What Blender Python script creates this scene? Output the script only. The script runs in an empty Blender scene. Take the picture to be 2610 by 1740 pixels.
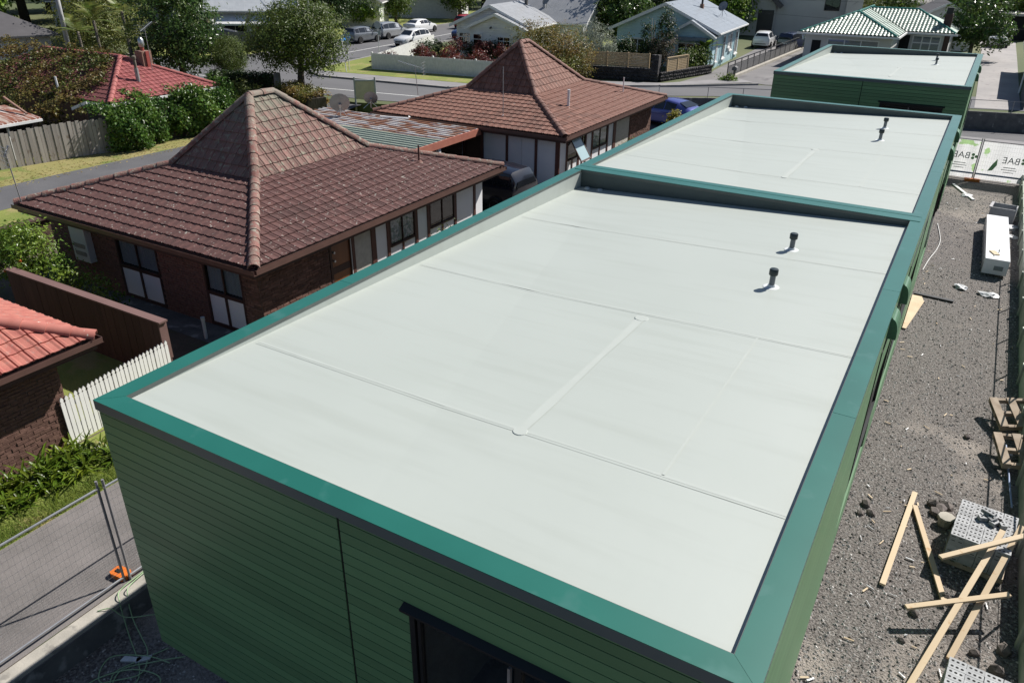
import bpy, bmesh, math, random
from mathutils import Vector, Matrix
R = random.Random(11)
D = bpy.data; SC = bpy.context.scene; COL = SC.collection
V = Vector; PI = math.pi

# ------------------------------------------------------------------ camera
_f, _p, _r, _y = 1964.65, 0.47329, 0.011754, -0.525878
fw = V((math.sin(_y)*math.cos(_p), math.cos(_y)*math.cos(_p), -math.sin(_p)))
rt = V((math.cos(_y), -math.sin(_y), 0)); up = rt.cross(fw)
rt2 = math.cos(_r)*rt + math.sin(_r)*up; up2 = -math.sin(_r)*rt + math.cos(_r)*up
CAM = V((9.0067, -4.6656, 9.7064))
cd = D.cameras.new('camera'); cd.sensor_width = 36; cd.lens = _f/2610*36; cd.clip_end = 3000; cd.clip_start = .05
co = D.objects.new('camera', cd); COL.objects.link(co); SC.camera = co
co.matrix_world = Matrix(((rt2.x, up2.x, -fw.x, CAM.x), (rt2.y, up2.y, -fw.y, CAM.y), (rt2.z, up2.z, -fw.z, CAM.z), (0, 0, 0, 1)))

# ------------------------------------------------------------------ light
SUN = V((.46, .93, 1.0)).normalized()
w = D.worlds.new('World'); SC.world = w; w.use_nodes = True
nt = w.node_tree; nt.nodes.clear()
sky = nt.nodes.new('ShaderNodeTexSky'); sky.sky_type = 'NISHITA'; sky.sun_disc = False
sky.sun_elevation = math.asin(SUN.z); sky.sun_rotation = math.atan2(SUN.x, SUN.y); sky.altitude = 50; sky.dust_density = .6; sky.ozone_density = 1.3
bg = nt.nodes.new('ShaderNodeBackground'); bg.inputs[1].default_value = .05
wo = nt.nodes.new('ShaderNodeOutputWorld'); nt.links.new(sky.outputs[0], bg.inputs[0]); nt.links.new(bg.outputs[0], wo.inputs[0])
sl = D.lights.new('sun', 'SUN'); sl.energy = 4.4; sl.angle = math.radians(.53); sl.color = (1, .955, .89)
so = D.objects.new('sun', sl); COL.objects.link(so); so.rotation_mode = 'QUATERNION'
so.rotation_quaternion = SUN.to_track_quat('Z', 'Y'); so.location = (30, 30, 60)
SC.view_settings.view_transform = 'Standard'; SC.view_settings.look = 'None'; SC.view_settings.exposure = .68; SC.view_settings.gamma = 1
SC.render.engine = 'CYCLES'; SC.cycles.use_denoising = True; SC.cycles.max_bounces = 6; SC.cycles.diffuse_bounces = 2; SC.cycles.glossy_bounces = 3
SC.cycles.transmission_bounces = 4; SC.cycles.transparent_max_bounces = 8; SC.cycles.caustics_reflective = False; SC.cycles.caustics_refractive = False

# ------------------------------------------------------------------ mesh helpers
class MB:
    def __init__(s): s.v = []; s.f = []; s.m = []
    def add(s, vs, fs, mi=0):
        o = len(s.v); s.v += [tuple(p) for p in vs]; s.f += [tuple(i+o for i in f) for f in fs]; s.m += [mi]*len(fs); return s
    def box(s, x0, y0, z0, x1, y1, z1, mi=0):
        return s.add([(x0,y0,z0),(x1,y0,z0),(x1,y1,z0),(x0,y1,z0),(x0,y0,z1),(x1,y0,z1),(x1,y1,z1),(x0,y1,z1)],
                     [(0,3,2,1),(4,5,6,7),(0,1,5,4),(1,2,6,5),(2,3,7,6),(3,0,4,7)], mi)
    def bar(s, a, b, wd, h, mi=0, upv=(0,0,1)):
        a, b = V(a), V(b); d = (b-a).normalized(); sd = d.cross(V(upv))
        if sd.length < 1e-4: sd = d.cross(V((1,0,0)))
        sd.normalize(); u = sd.cross(d); sd = sd*wd/2; u = u*h/2
        return s.add([a-sd-u, a+sd-u, b+sd-u, b-sd-u, a-sd+u, a+sd+u, b+sd+u, b-sd+u],
                     [(0,3,2,1),(4,5,6,7),(0,1,5,4),(1,2,6,5),(2,3,7,6),(3,0,4,7)], mi)
    def tube(s, pts, r, n=6, mi=0, cap=True):
        pts = [V(p) for p in pts]; rs = r if isinstance(r, (list, tuple)) else [r]*len(pts)
        vs = []; fs = []; N = len(pts); u = None
        for i, p in enumerate(pts):
            t = (pts[min(i+1,N-1)]-pts[max(i-1,0)]).normalized()
            if u is None: u = t.orthogonal().normalized()
            else:
                u = u - t*u.dot(t)
                u = u.normalized() if u.length > 1e-5 else t.orthogonal().normalized()
            q = t.cross(u)
            vs += [p + rs[i]*(math.cos(2*PI*k/n)*u + math.sin(2*PI*k/n)*q) for k in range(n)]
        for i in range(N-1):
            for k in range(n): fs.append((i*n+k, i*n+(k+1)%n, (i+1)*n+(k+1)%n, (i+1)*n+k))
        if cap: fs.append(tuple(range(n-1,-1,-1))); fs.append(tuple((N-1)*n+k for k in range(n)))
        return s.add(vs, fs, mi)
    def lathe(s, prof, n=16, c=(0,0,0), mi=0):
        vs = [(c[0]+r*math.cos(2*PI*k/n), c[1]+r*math.sin(2*PI*k/n), c[2]+z) for r, z in prof for k in range(n)]; N = len(prof)
        fs = [(i*n+k, i*n+(k+1)%n, (i+1)*n+(k+1)%n, (i+1)*n+k) for i in range(N-1) for k in range(n)]
        fs += [tuple(range(n-1,-1,-1)), tuple((N-1)*n+k for k in range(n))]
        return s.add(vs, fs, mi)
    def prism(s, poly, vec, mi=0):
        n = len(poly); vec = V(vec); a = [V(p) for p in poly]
        return s.add(a+[p+vec for p in a], [tuple(range(n-1,-1,-1)), tuple(range(n,2*n))]+[(i,(i+1)%n,n+(i+1)%n,n+i) for i in range(n)], mi)
    def poly(s, pts, mi=0): return s.add(pts, [tuple(range(len(pts)))], mi)
    def mesh(s, name, mats, smooth=False, fix=True):
        me = D.meshes.new(name); me.from_pydata(s.v, [], s.f)
        for m in (mats if isinstance(mats, (list, tuple)) else [mats]): me.materials.append(M[m] if isinstance(m, str) else m)
        if any(s.m): me.polygons.foreach_set('material_index', s.m)
        if smooth: me.polygons.foreach_set('use_smooth', [True]*len(s.f))
        if fix:
            bm = bmesh.new(); bm.from_mesh(me); bmesh.ops.recalc_face_normals(bm, faces=bm.faces); bm.to_mesh(me); bm.free()
        if smooth == 2:
            try: me.set_sharp_from_angle(angle=math.radians(38))
            except Exception: pass
        me.update(); return me
    def obj(s, name, mats, parent=None, smooth=False, fix=True, **k): return link(name, s.mesh(name, mats, smooth, fix), parent, **k)

def link(name, data, parent=None, loc=None, rot=None, mat=None, sc=None, **props):
    o = D.objects.new(name, data); COL.objects.link(o)
    if parent is not None: o.parent = parent
    if mat is not None: o.matrix_local = mat
    if loc is not None: o.location = loc
    if rot is not None: o.rotation_euler = rot if isinstance(rot, (tuple, list)) else (0, 0, rot)
    if sc is not None: o.scale = sc if isinstance(sc, (tuple, list)) else (sc,)*3
    for a, b in props.items(): o[a] = b
    return o
def thing(name, label, cat, loc=(0,0,0), rot=0, group=None, **k):
    o = link(name, None, None, loc, rot, label=label, category=cat, **k)
    o.empty_display_size = .2
    if group: o['group'] = group
    return o
def dup(o, parent=None):
    c = o.copy(); COL.objects.link(c); c.parent = parent
    for ch in list(o.children): dup(ch, c)
    return c
def sheet(name, poly, z, mat, kind='structure', thick=0, **k):
    mb = MB()
    if thick: mb.prism([(x, y, z-thick) for x, y in poly], (0, 0, thick))
    else: mb.poly([(x, y, z) if True else 0 for x, y in poly])
    return mb.obj(name, mat, kind=kind, **k)
def near(p): return (V(p)-CAM).length

# ------------------------------------------------------------------ materials
M = {}
def mk(name, c1, c2=None, rough=.6, sc=4., lo=.35, hi=.65, det=5, rnd=0., bump=0., bsc=30., bdet=4, metal=0., spec=.5, st=(1,1,1), c3=None, s3=20., t3=.62, w3=.06, st3=(1,1,1), isl=0., trans=0., coat=0., alpha=None, emit=None, hue=0.):
    """principled surface: two-tone noise, optional blotches (c3), per-object / per-island tint, bump"""
    m = D.materials.new(name); M[name] = m; m.use_nodes = True; n = m.node_tree.nodes; l = m.node_tree.links
    b = n['Principled BSDF']; b.inputs['Roughness'].default_value = rough; b.inputs['Metallic'].default_value = metal
    b.inputs['Specular IOR Level'].default_value = spec
    if coat: b.inputs['Coat Weight'].default_value = coat; b.inputs['Coat Roughness'].default_value = .08
    if trans: b.inputs['Transmission Weight'].default_value = trans
    if alpha is not None: b.inputs['Alpha'].default_value = alpha
    tc = n.new('ShaderNodeTexCoord'); oi = n.new('ShaderNodeObjectInfo')
    off = n.new('ShaderNodeVectorMath'); off.operation = 'MULTIPLY_ADD'
    cmb = n.new('ShaderNodeCombineXYZ')
    for i in range(3): l.new(oi.outputs['Random'], cmb.inputs[i])
    l.new(cmb.outputs[0], off.inputs[0]); off.inputs[1].default_value = (37., 19., 53.); l.new(tc.outputs['Object'], off.inputs[2])
    def noise(scale, detail, stretch):
        mp = n.new('ShaderNodeMapping'); l.new(off.outputs[0], mp.inputs[0]); mp.inputs['Scale'].default_value = stretch
        t = n.new('ShaderNodeTexNoise'); t.inputs['Scale'].default_value = scale; t.inputs['Detail'].default_value = detail
        l.new(mp.outputs[0], t.inputs['Vector']); return t
    col = None
    if c2 is None: c2 = tuple(v*.86 for v in c1)
    t = noise(sc, det, st); rp = n.new('ShaderNodeValToRGB'); l.new(t.outputs[0], rp.inputs[0])
    rp.color_ramp.elements[0].position = lo; rp.color_ramp.elements[1].position = hi
    rp.color_ramp.elements[0].color = (*c1, 1); rp.color_ramp.elements[1].color = (*c2, 1); col = rp.outputs[0]
    if c3 is not None:
        t3n = noise(s3, 3, st3); r3 = n.new('ShaderNodeValToRGB'); l.new(t3n.outputs[0], r3.inputs[0])
        r3.color_ramp.elements[0].position = t3; r3.color_ramp.elements[1].position = t3+w3
        r3.color_ramp.elements[0].color = (0,0,0,1); r3.color_ramp.elements[1].color = (1,1,1,1)
        mx = n.new('ShaderNodeMix'); mx.data_type = 'RGBA'; l.new(r3.outputs[0], mx.inputs['Factor']); l.new(col, mx.inputs['A']); mx.inputs['B'].default_value = (*c3, 1); col = mx.outputs['Result']
    def tint(src, amt, col):
        hs = n.new('ShaderNodeHueSaturation'); l.new(col, hs.inputs['Color'])
        mr = n.new('ShaderNodeMapRange'); l.new(src, mr.inputs[0]); mr.inputs[3].default_value = 1-amt; mr.inputs[4].default_value = 1+amt; l.new(mr.outputs[0], hs.inputs['Value'])
        if hue:
            m2 = n.new('ShaderNodeMapRange'); 
            w2 = n.new('ShaderNodeMath'); w2.operation = 'FRACT'; w3_ = n.new('ShaderNodeMath'); w3_.operation = 'MULTIPLY'; l.new(src, w3_.inputs[0]); w3_.inputs[1].default_value = 7.3; l.new(w3_.outputs[0], w2.inputs[0])
            l.new(w2.outputs[0], m2.inputs[0]); m2.inputs[3].default_value = .5-hue; m2.inputs[4].default_value = .5+hue; l.new(m2.outputs[0], hs.inputs['Hue'])
        return hs.outputs[0]
    if rnd: col = tint(oi.outputs['Random'], rnd, col)
    if isl:
        ge = n.new('ShaderNodeNewGeometry'); col = tint(ge.outputs['Random Per Island'], isl, col)
    l.new(col, b.inputs['Base Color'])
    if emit: b.inputs['Emission Color'].default_value = (*emit[:3], 1); b.inputs['Emission Strength'].default_value = emit[3]
    if bump:
        tb = noise(bsc, bdet, st); bp = n.new('ShaderNodeBump'); bp.inputs['Strength'].default_value = 1.; bp.inputs['Distance'].default_value = bump
        l.new(tb.outputs[0], bp.inputs['Height']); l.new(bp.outputs[0], b.inputs['Normal'])
    return m
def leafmat(name, c1, c2, v=.35, hue=.02, rough=.45):
    """leaf: principled plus translucent, each leaf its own tint"""
    m = mk(name, c1, c2, rough=rough, sc=.6, lo=.4, hi=.6, isl=v, hue=hue, spec=.35)
    n = m.node_tree.nodes; l = m.node_tree.links; b = n['Principled BSDF']; out = n['Material Output']
    tr = n.new('ShaderNodeBsdfTranslucent'); mx = n.new('ShaderNodeMixShader'); mx.inputs[0].default_value = .38
    src = b.inputs['Base Color'].links[0].from_socket; l.new(src, tr.inputs[0]); l.new(b.outputs[0], mx.inputs[1]); l.new(tr.outputs[0], mx.inputs[2]); l.new(mx.outputs[0], out.inputs[0])
    return m
mk('membrane', (.375,.408,.38), (.395,.428,.40), rough=.5, sc=.35, lo=.3, hi=.7, det=6, bump=.0012, bsc=2.5, c3=(.355,.385,.355), s3=1.5, t3=.5, w3=.3, st3=(.25,2.2,1))
mk('seam', (.385,.417,.39), (.40,.432,.405), rough=.6, sc=3)
mk('seamdark', (.31,.335,.305), (.382,.415,.387), rough=.7, sc=1.4, lo=.36, hi=.46)
mk('flashing', (.010,.112,.085), (.014,.13,.10), rough=.36, sc=.8, det=3, spec=.6, rnd=.05, bump=.003, bsc=.7, bdet=1, coat=.35, c3=(.03,.14,.115), s3=2.3, t3=.62, w3=.1)
mk('fascia', (.085,.115,.125), (.095,.125,.135), rough=.4, sc=1, spec=.5)
mk('board', (.10,.215,.105), (.115,.24,.12), rough=.42, sc=1.2, st=(.3,.3,1), rnd=.13, bump=.0004, bsc=60)
mk('hood', (.055,.15,.085), (.065,.17,.1), rough=.4)
mk('joint', (.006,.007,.007), rough=.8)
mk('joinery', (.011,.012,.014), (.014,.015,.017), rough=.35, sc=2)
mk('vent', (.10,.115,.13), (.13,.145,.16), rough=.45, sc=4)
mk('ventcap', (.010,.022,.026), rough=.4, sc=4)
mk('ventpad', (.62,.65,.66), rough=.5)
mk('grate', (.45,.5,.52), rough=.4, metal=.3)
mk('conc', (.42,.39,.34), (.33,.31,.27), rough=.9, sc=3, c3=(.24,.225,.2), s3=5, t3=.58, w3=.1, bump=.004, bsc=25)
mk('concdark', (.16,.155,.15), (.10,.10,.10), rough=.95, sc=2.2, c3=(.28,.27,.26), s3=3.1, t3=.6, w3=.08, bump=.012, bsc=9)
mk('asphalt', (.125,.115,.11), (.19,.172,.166), rough=.92, sc=1.1, det=8, c3=(.26,.245,.235), s3=110, t3=.58, w3=.05, bump=.006, bsc=120)
mk('drive', (.085,.085,.092), (.105,.104,.11), rough=.9, sc=.8, det=7, c3=(.14,.14,.145), s3=60, t3=.62, w3=.08, bump=.004, bsc=60)
mk('road', (.10,.10,.108), (.125,.124,.13), rough=.9, sc=.5, det=6, st=(.2,1,1), c3=(.16,.16,.165), s3=30, t3=.62, w3=.1)
mk('path', (.20,.195,.2), (.25,.24,.245), rough=.9, sc=.7, c3=(.16,.155,.16), s3=3, t3=.62, w3=.1)
mk('upperdrive', (.15,.145,.148), (.20,.19,.19), rough=.9, sc=.35, det=8, c3=(.11,.105,.11), s3=.8, t3=.57, w3=.12, st3=(1,.3,1))
mk('concdrive', (.27,.255,.25), (.33,.31,.30), rough=.9, sc=.5, det=6, c3=(.22,.2,.2), s3=2, t3=.6, w3=.1)
mk('kerb', (.30,.29,.28), (.22,.215,.21), rough=.9, sc=2)
mk('linepaint', (.72,.72,.70), (.55,.55,.54), rough=.7, sc=6, lo=.45, hi=.75)
mk('soil', (.075,.06,.045), (.12,.095,.07), rough=.95, sc=1.5, det=8, c3=(.05,.075,.02), s3=1.2, t3=.5, w3=.2, bump=.02, bsc=9)
mk('lawn', (.14,.18,.03), (.22,.24,.055), rough=.9, sc=.55, det=9, c3=(.27,.23,.09), s3=1.3, t3=.56, w3=.12, bump=.02, bsc=40)
mk('lawndry', (.21,.20,.06), (.30,.25,.11), rough=.95, sc=.6, det=9, c3=(.13,.17,.035), s3=1.1, t3=.54, w3=.12, bump=.02, bsc=45)
mk('farland', (.06,.085,.03), (.11,.12,.05), rough=.95, sc=.05, det=6)
mk('gravelbed', (.095,.083,.076), (.24,.22,.205), rough=.95, sc=24, det=6, lo=.40, hi=.62, c3=(.30,.265,.235), s3=.55, t3=.54, w3=.16, bump=.05, bsc=32, bdet=3)
mk('stone', (.22,.21,.205), (.38,.36,.34), rough=.85, sc=14, isl=.8, c3=(.12,.09,.07), s3=9, t3=.6, w3=.1)
mk('rock', (.10,.085,.08), (.17,.145,.13), rough=.9, sc=5, rnd=.3, bump=.02, bsc=9)
mk('timber', (.50,.38,.24), (.58,.46,.31), rough=.7, sc=3, st=(1,1,.12), rnd=.06, c3=(.42,.26,.12), s3=5, t3=.66, w3=.05)
mk('palletwood', (.30,.23,.165), (.42,.34,.26), rough=.85, sc=4, rnd=.15)
mk('paver', (.33,.335,.345), (.40,.405,.41), rough=.85, sc=9, rnd=.12)
mk('hole', (.012,.012,.013), rough=.95)
mk('darkplank', (.012,.013,.015), (.02,.02,.022), rough=.5)
mk('white', (.74,.74,.73), (.69,.69,.68), rough=.55, sc=1.2, rnd=.02)
mk('whitegloss', (.80,.80,.80), (.77,.77,.77), rough=.3)
mk('pvc', (.68,.69,.71), (.6,.61,.63), rough=.4)
mk('galv', (.50,.51,.53), (.40,.41,.43), rough=.35, metal=.75, sc=6)
mk('galvdull', (.27,.26,.27), (.34,.33,.34), rough=.5, metal=.4, sc=6)
mk('orange', (.75,.19,.02), (.62,.15,.02), rough=.6, sc=5)
mk('cable', (.28,.42,.22), (.33,.47,.27), rough=.5)
mk('bag', (.62,.63,.64), (.42,.43,.44), rough=.35, sc=6, bump=.02, bsc=12)
mk('banner', (.86,.86,.87), (.80,.80,.82), rough=.6, sc=1.2, bump=.01, bsc=3, c3=(.42,.62,.30), s3=1.15, t3=.62, w3=.02)
mk('bannerblue', (.28,.36,.55), rough=.6)
mk('bannerink', (.25,.28,.28), rough=.7)
mk('clover', (.28,.5,.25), (.4,.6,.3), rough=.7)
mk('wire', (.42,.43,.45), rough=.4, metal=.6)

def panemat(name, tintc, gl):
    m = D.materials.new(name); M[name] = m; m.use_nodes = True; n = m.node_tree.nodes; l = m.node_tree.links
    n.remove(n['Principled BSDF']); t = n.new('ShaderNodeBsdfTransparent'); t.inputs[0].default_value = (*tintc, 1)
    g = n.new('ShaderNodeBsdfGlossy'); g.inputs['Roughness'].default_value = .03; f = n.new('ShaderNodeLayerWeight'); pw = n.new('ShaderNodeMath'); pw.operation = 'POWER'; pw.inputs[1].default_value = 4; l.new(f.outputs['Facing'], pw.inputs[0]); ma = n.new('ShaderNodeMath'); ma.operation = 'MULTIPLY_ADD'; ma.inputs[1].default_value = .9; ma.inputs[2].default_value = gl-1.44; l.new(pw.outputs[0], ma.inputs[0])
    x = n.new('ShaderNodeMixShader'); l.new(ma.outputs[0], x.inputs[0]); l.new(t.outputs[0], x.inputs[1]); l.new(g.outputs[0], x.inputs[2]); l.new(x.outputs[0], n['Material Output'].inputs[0])
panemat('pane', (.78,.82,.84), 1.5); panemat('panedark', (.30,.33,.36), 1.55)

# ================================================================== the ground
G1, ST = .45, 1.0          # neighbours' terrace, street level ; the building site is z = 0
mb = MB(); mb.poly([(-700,-200,-.06),(700,-200,-.06),(700,1500,-.06),(-700,1500,-.06)]); mb.obj('ground', 'soil', kind='structure')
sheet('site_gravel_bed', [(7.6,-14),(11.52,-14),(11.52,37.4),(7.6,37.4)], G1, 'gravelbed', thick=.6)
sheet('site_pit', [(-.72,-14),(7.6,-14),(7.6,37.4),(-.72,37.4)], 0, 'gravelbed')
NEAR = [(-90,31.2),(-36,32.4),(-27.6,32.9),(-24.2,33.1),(-20,34.2),(-14,40),(-9,45.0),(-6.3,46.8),(0,48.9),(8.65,51.4),(20,54.5),(60,64)]
sheet('terrain_beyond', NEAR + [(700,80),(700,1500),(-700,1500),(-700,31.2)], ST-.02, 'farland', thick=1.2)
sheet('terrace', [(-18,-14),(-1.0,-14),(-1.0,37),(-18,37)], G1, 'soil', thick=.6)
mb = MB(); mb.poly([(-21.5,-14,-.02),(-18,-14,G1),(-18,37,G1),(-21.5,37,-.02)]); mb.obj('lawn_slope', 'lawn', kind='structure')
sheet('lower_court', [(-16,37.02),(-1,37.02),(-1,37.4),(25,37.4),(25,51.5),(-8.5,51.5),(-16,44)], -.02, 'drive')
# left lane with its dry grass strips
sheet('lane', [(-27.9,-10),(-24.0,-10),(-23.9,24),(-27.0,24)], .012, 'drive')
mb = MB(); mb.poly([(-27.0,24,.012),(-23.9,24,.012),(-23.9,34.6,ST+.012),(-27.2,34.6,ST+.012)]); mb.obj('lane_ramp', 'drive', kind='structure')
sheet('grass_verge_lane', [(-32,-10),(-27.9,-10),(-27.0,24),(-27.0,31),(-31,31)], .006, 'lawndry')
sheet('grass_near_lane', [(-24.0,-10),(-21.4,-10),(-21.4,36),(-23.9,36)], .006, 'lawn')
# near driveway behind the site fence
sheet('near_driveway', [(-3.55,-14),(-1.02,-14),(-1.02,36),(-3.5,36)], G1+.008, 'asphalt')
sheet('grass_by_picket_fence', [(-5.2,-8),(-3.55,-8),(-3.5,6.0),(-5.4,6.0)], G1+.004, 'lawn')
sheet('yard_grass', [(-12,2.2),(-5.4,2.2),(-5.4,5.0),(-12,5.0)], G1+.004, 'lawn')
sheet('house_path', [(-14.9,6.75),(-5.0,6.75),(-5.0,7.62),(-14.9,7.62)], G1+.01, 'concdark')
sheet('carport_court', [(-18,18),(-3.6,18),(-3.6,24.4),(-18,24.4)], G1+.009, 'drive')
# street
road = [(-90,32.2),(-36,33.4),(-24.2,34.1),(-19.5,35.3),(-13.6,41),(-8.8,46.2),(-6.2,47.8),(8.65,52.6),(60,66),(60,73),(8.65,57.6),(-5,54.2),(-10.6,49.2),(-15,46.6),(-22.5,40.4),(-33.3,39.5),(-35.2,40.6),(-36.3,43),(-38.6,58),(-42,95),(-51.5,95),(-48.2,58),(-46.5,45),(-47.5,41),(-52,39.4),(-90,38.6)]
sheet('road', road, ST+.002, 'road')
def ribbon(name, pts, wd, z0, z1, mat, **k):
    mb = MB()
    for a, b in zip(pts, pts[1:]):
        a, b = V((*a,0)), V((*b,0)); d = (b-a).normalized(); nn = V((-d.y,d.x,0))*wd/2; e = d*wd*.35
        q = [a-e-nn, b+e-nn, b+e+nn, a-e+nn]; mb.prism([(p.x,p.y,z0) for p in q], (0,0,z1-z0))
    return mb.obj(name, mat, kind='structure', **k)
ribbon('kerb', [(-5,54.2),(-10.6,49.4),(-15,46.6),(-22.5,40.5),(-33.3,39.6),(-35.2,40.7),(-36.3,43),(-38.6,58),(-41.5,90)], .18, ST-.1, ST+.12, 'kerb')
ribbon('kerb_near', [(-60,32.9),(-36,33.4),(-28,33.8)], .18, ST-.1, ST+.1, 'kerb')
ribbon('kerb_side_street', [(-60,39.3),(-52,39.5),(-47.5,41.1),(-46.5,45),(-48.2,58),(-51.4,94)], .18, ST-.1, ST+.12, 'kerb')
sheet('footpath', [(-5.4,54.6),(-10.5,49.6),(-15,46.8),(-22.5,40.6),(-33.2,39.7),(-35.1,40.8),(-34.2,42.6),(-22.2,42.9),(-15.6,48.6),(-10.8,50.6),(-7,56)], ST+.1, 'path')
sheet('grass_verge_street', [(-34.9,41.4),(-33.6,41.5),(-22.2,42.5),(-17,47),(-17,50),(-22,45.4),(-32.2,44.3),(-35.3,47.5),(-37.4,57),(-38.3,57),(-36.1,43)], ST+.11, 'lawn')
sheet('grass_verge_side_street', [(-48.4,58),(-46.7,45),(-47.7,41.3),(-52,39.7),(-60,46),(-62,100),(-52,100)], ST+.1, 'lawn')
sheet('front_lawn', [(-31,45.6),(-20,46.8),(-17,52),(-14,80),(-36,80),(-36.6,58)], ST+.005, 'lawn')
for nm, a, b in (('centre_line', (-60,34.6), (-34.3,35.3)), ('centre_line', (-33.4,35.35), (-20.8,37.0)), ('side_street_line', (-40.9,48.5), (-43.4,72))):
    ribbon(nm, [a, b], .11, ST+.003, ST+.008, 'linepaint')
sheet('uphill_driveway', [(-10.4,50.2),(-6.5,55.2),(-4.5,54.6),(-.2,56),(-.5,62),(-4.5,90),(-13.5,90),(-11.2,80),(-9.9,60),(-9.6,57.5)], ST+.007, 'upperdrive')
sheet('concrete_driveway', [(8.9,52.9),(11.4,53.6),(11.2,80),(11,100),(7.6,100),(8.4,80)], ST+.01, 'concdrive')
sheet('lane_by_hoarding', [(8.0,39.4),(20,39.6),(20,49.5),(8.0,48.6)], 0.0, 'path')
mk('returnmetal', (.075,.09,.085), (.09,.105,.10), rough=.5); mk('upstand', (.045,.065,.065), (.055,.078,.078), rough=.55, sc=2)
mk('roombrown', (.32,.27,.21), rough=.8); mk('roomwall', (.25,.27,.36), (.2,.22,.3), rough=.8)
# ================================================================== green flat-roofed units
W, PW, HP, BP = 8.63, .282, 4.4, .15
ZB = [HP-.062, HP-.085, HP-.14, HP-.46]     # membrane heights FL FR BR BL
def roof_unit(root, y0, y1, last):
    """membrane, upstands, seams, vents, outlets of one unit between inner lines y0..y1"""
    x0, x1 = PW, W-PW; dy = y1-y0
    def zr(x, y):
        t = (y-y0)/dy; vx = 4.33+(.95-4.33)*t; vz = (ZB[0]-.035)+(ZB[3]+.02-ZB[0]+.035)*t
        if x < vx: return ZB[0]+(ZB[3]-ZB[0])*t + ((vz-(ZB[0]+(ZB[3]-ZB[0])*t))*(x-x0)/max(.01,vx-x0))
        e = ZB[1]+(ZB[2]-ZB[1])*t; return vz+(e-vz)*(x-vx)/(x1-vx)
    NX, NY = 22, 16; vs = []; fs = []
    for j in range(NY+1):
        yy = y0+dy*j/NY; vx = 4.33+(.95-4.33)*j/NY
        for i in range(NX+1):
            xx = x0+(vx-x0)*i/8 if i <= 8 else vx+(x1-vx)*(i-8)/(NX-8); vs.append((xx,yy,zr(xx,yy)))
    for j in range(NY):
        for i in range(NX): o = j*(NX+1)+i; fs.append((o,o+1,o+NX+2,o+NX+1))
    mem = MB().add(vs, fs).obj('roof_membrane', 'membrane', root)
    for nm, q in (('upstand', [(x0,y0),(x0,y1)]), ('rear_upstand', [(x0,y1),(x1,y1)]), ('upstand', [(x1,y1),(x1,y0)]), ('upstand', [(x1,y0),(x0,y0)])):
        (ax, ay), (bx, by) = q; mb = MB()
        mb.poly([(ax,ay,zr(ax,ay)-.02),(bx,by,zr(bx,by)-.02),(bx,by,HP-.012),(ax,ay,HP-.012)]); mb.obj(nm, 'upstand' if nm == 'rear_upstand' else 'membrane', root)  # rear upstand coloured darker than the membrane to carry its shade
    for nm, b in (('flashing_return',(x0,y0,HP-.06,x0+.006,y1,HP-.002)),('flashing_return',(x1-.006,y0,HP-.06,x1,y1,HP-.002)),('flashing_return',(x0+.006,y1-.006,HP-.06,x1-.006,y1,HP-.002)),('flashing_return',(x0+.006,y0,HP-.06,x1-.006,y0+.006,HP-.002))): MB().box(*b).obj(nm, 'returnmetal', root)
    def seam(p, q, wd=.05, h=.003, mat='seam'):
        n = max(2, int((V(q)-V(p)).length/.8)); d = (V(q)-V(p)).normalized(); s = V((-d.y,d.x))*wd/2; vs = []; fs = []
        for i in range(n+1):
            c = V(p)+(V(q)-V(p))*i/n; w = 1+.25*math.sin(i*1.7)
            for e in (-1,1):
                a = c+s*e*w; vs.append((a.x,a.y,zr(a.x,a.y)+h))
            if i: fs.append((2*i-2,2*i-1,2*i+1,2*i))
        MB().add(vs, fs).obj('membrane_seam', mat, root, fix=False)
    for t, off in ((.155,0.),(.46,.1),(.75,.05)):
        seam((x0+.1,y0+dy*t), (x1-.05,y0+dy*t+off), .008, .004, 'seamdark'); seam((x0+.1,y0+dy*t+.07), (x1-.05,y0+dy*t+off+.07), .05, .002)
    seam((5.02,y0+2.15),(5.03,y0+6.2),.12,.007)
    seam((6.9,y0+6.4),(6.9,y0+2.2),.03,.008)
    for p, r in (((5.02,y0+2.15),.10),((5.03,y0+6.2),.12)): MB().lathe([(r,0),(r*.9,.012)],14,(p[0],p[1],zr(*p))).obj('membrane_patch', 'seam', root)
    for x, y in ((6.56,y0+8.68),(6.42,y0+10.95)):
        z = zr(x,y); v = MB().lathe([(.052,0),(.052,.27)],14,(x,y,z)).obj('vent_pipe', 'vent', root, smooth=2)
        MB().lathe([(.075,0),(.082,.015),(.082,.10),(.07,.118),(.03,.124)],16,(x,y,z+.235)).obj('vent_cap', 'ventcap', v, smooth=2)
        MB().lathe([(.15,0),(.14,.005),(.075,.012),(.06,.05)],20,(x,y,z+.001)).obj('flashing_boot', 'ventpad', v)
    for x in (.55,.92):
        MB().lathe([(.085,0),(.085,.03),(.06,.055),(.02,.065)],10,(x,y1-.16,zr(x,y1-.16)-.005)).obj('roof_outlet', 'grate', root)
    mb = MB(); mb.prism([(x0,y1-.32,ZB[3]),(1.25,y1-.32,ZB[3]+.02),(1.33,y1-.02,ZB[3]+.02),(x0,y1-.02,ZB[3])],(0,0,.006)); mb.obj('sump_edge', 'seam', root)
def cap(root, poly, z0=HP, drop=.145, mat='flashing'):
    mb = MB(); mb.prism([(x,y,z0-.012) for x,y in poly],(0,0,.012)); mb.obj('parapet_flashing', mat, root)
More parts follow.
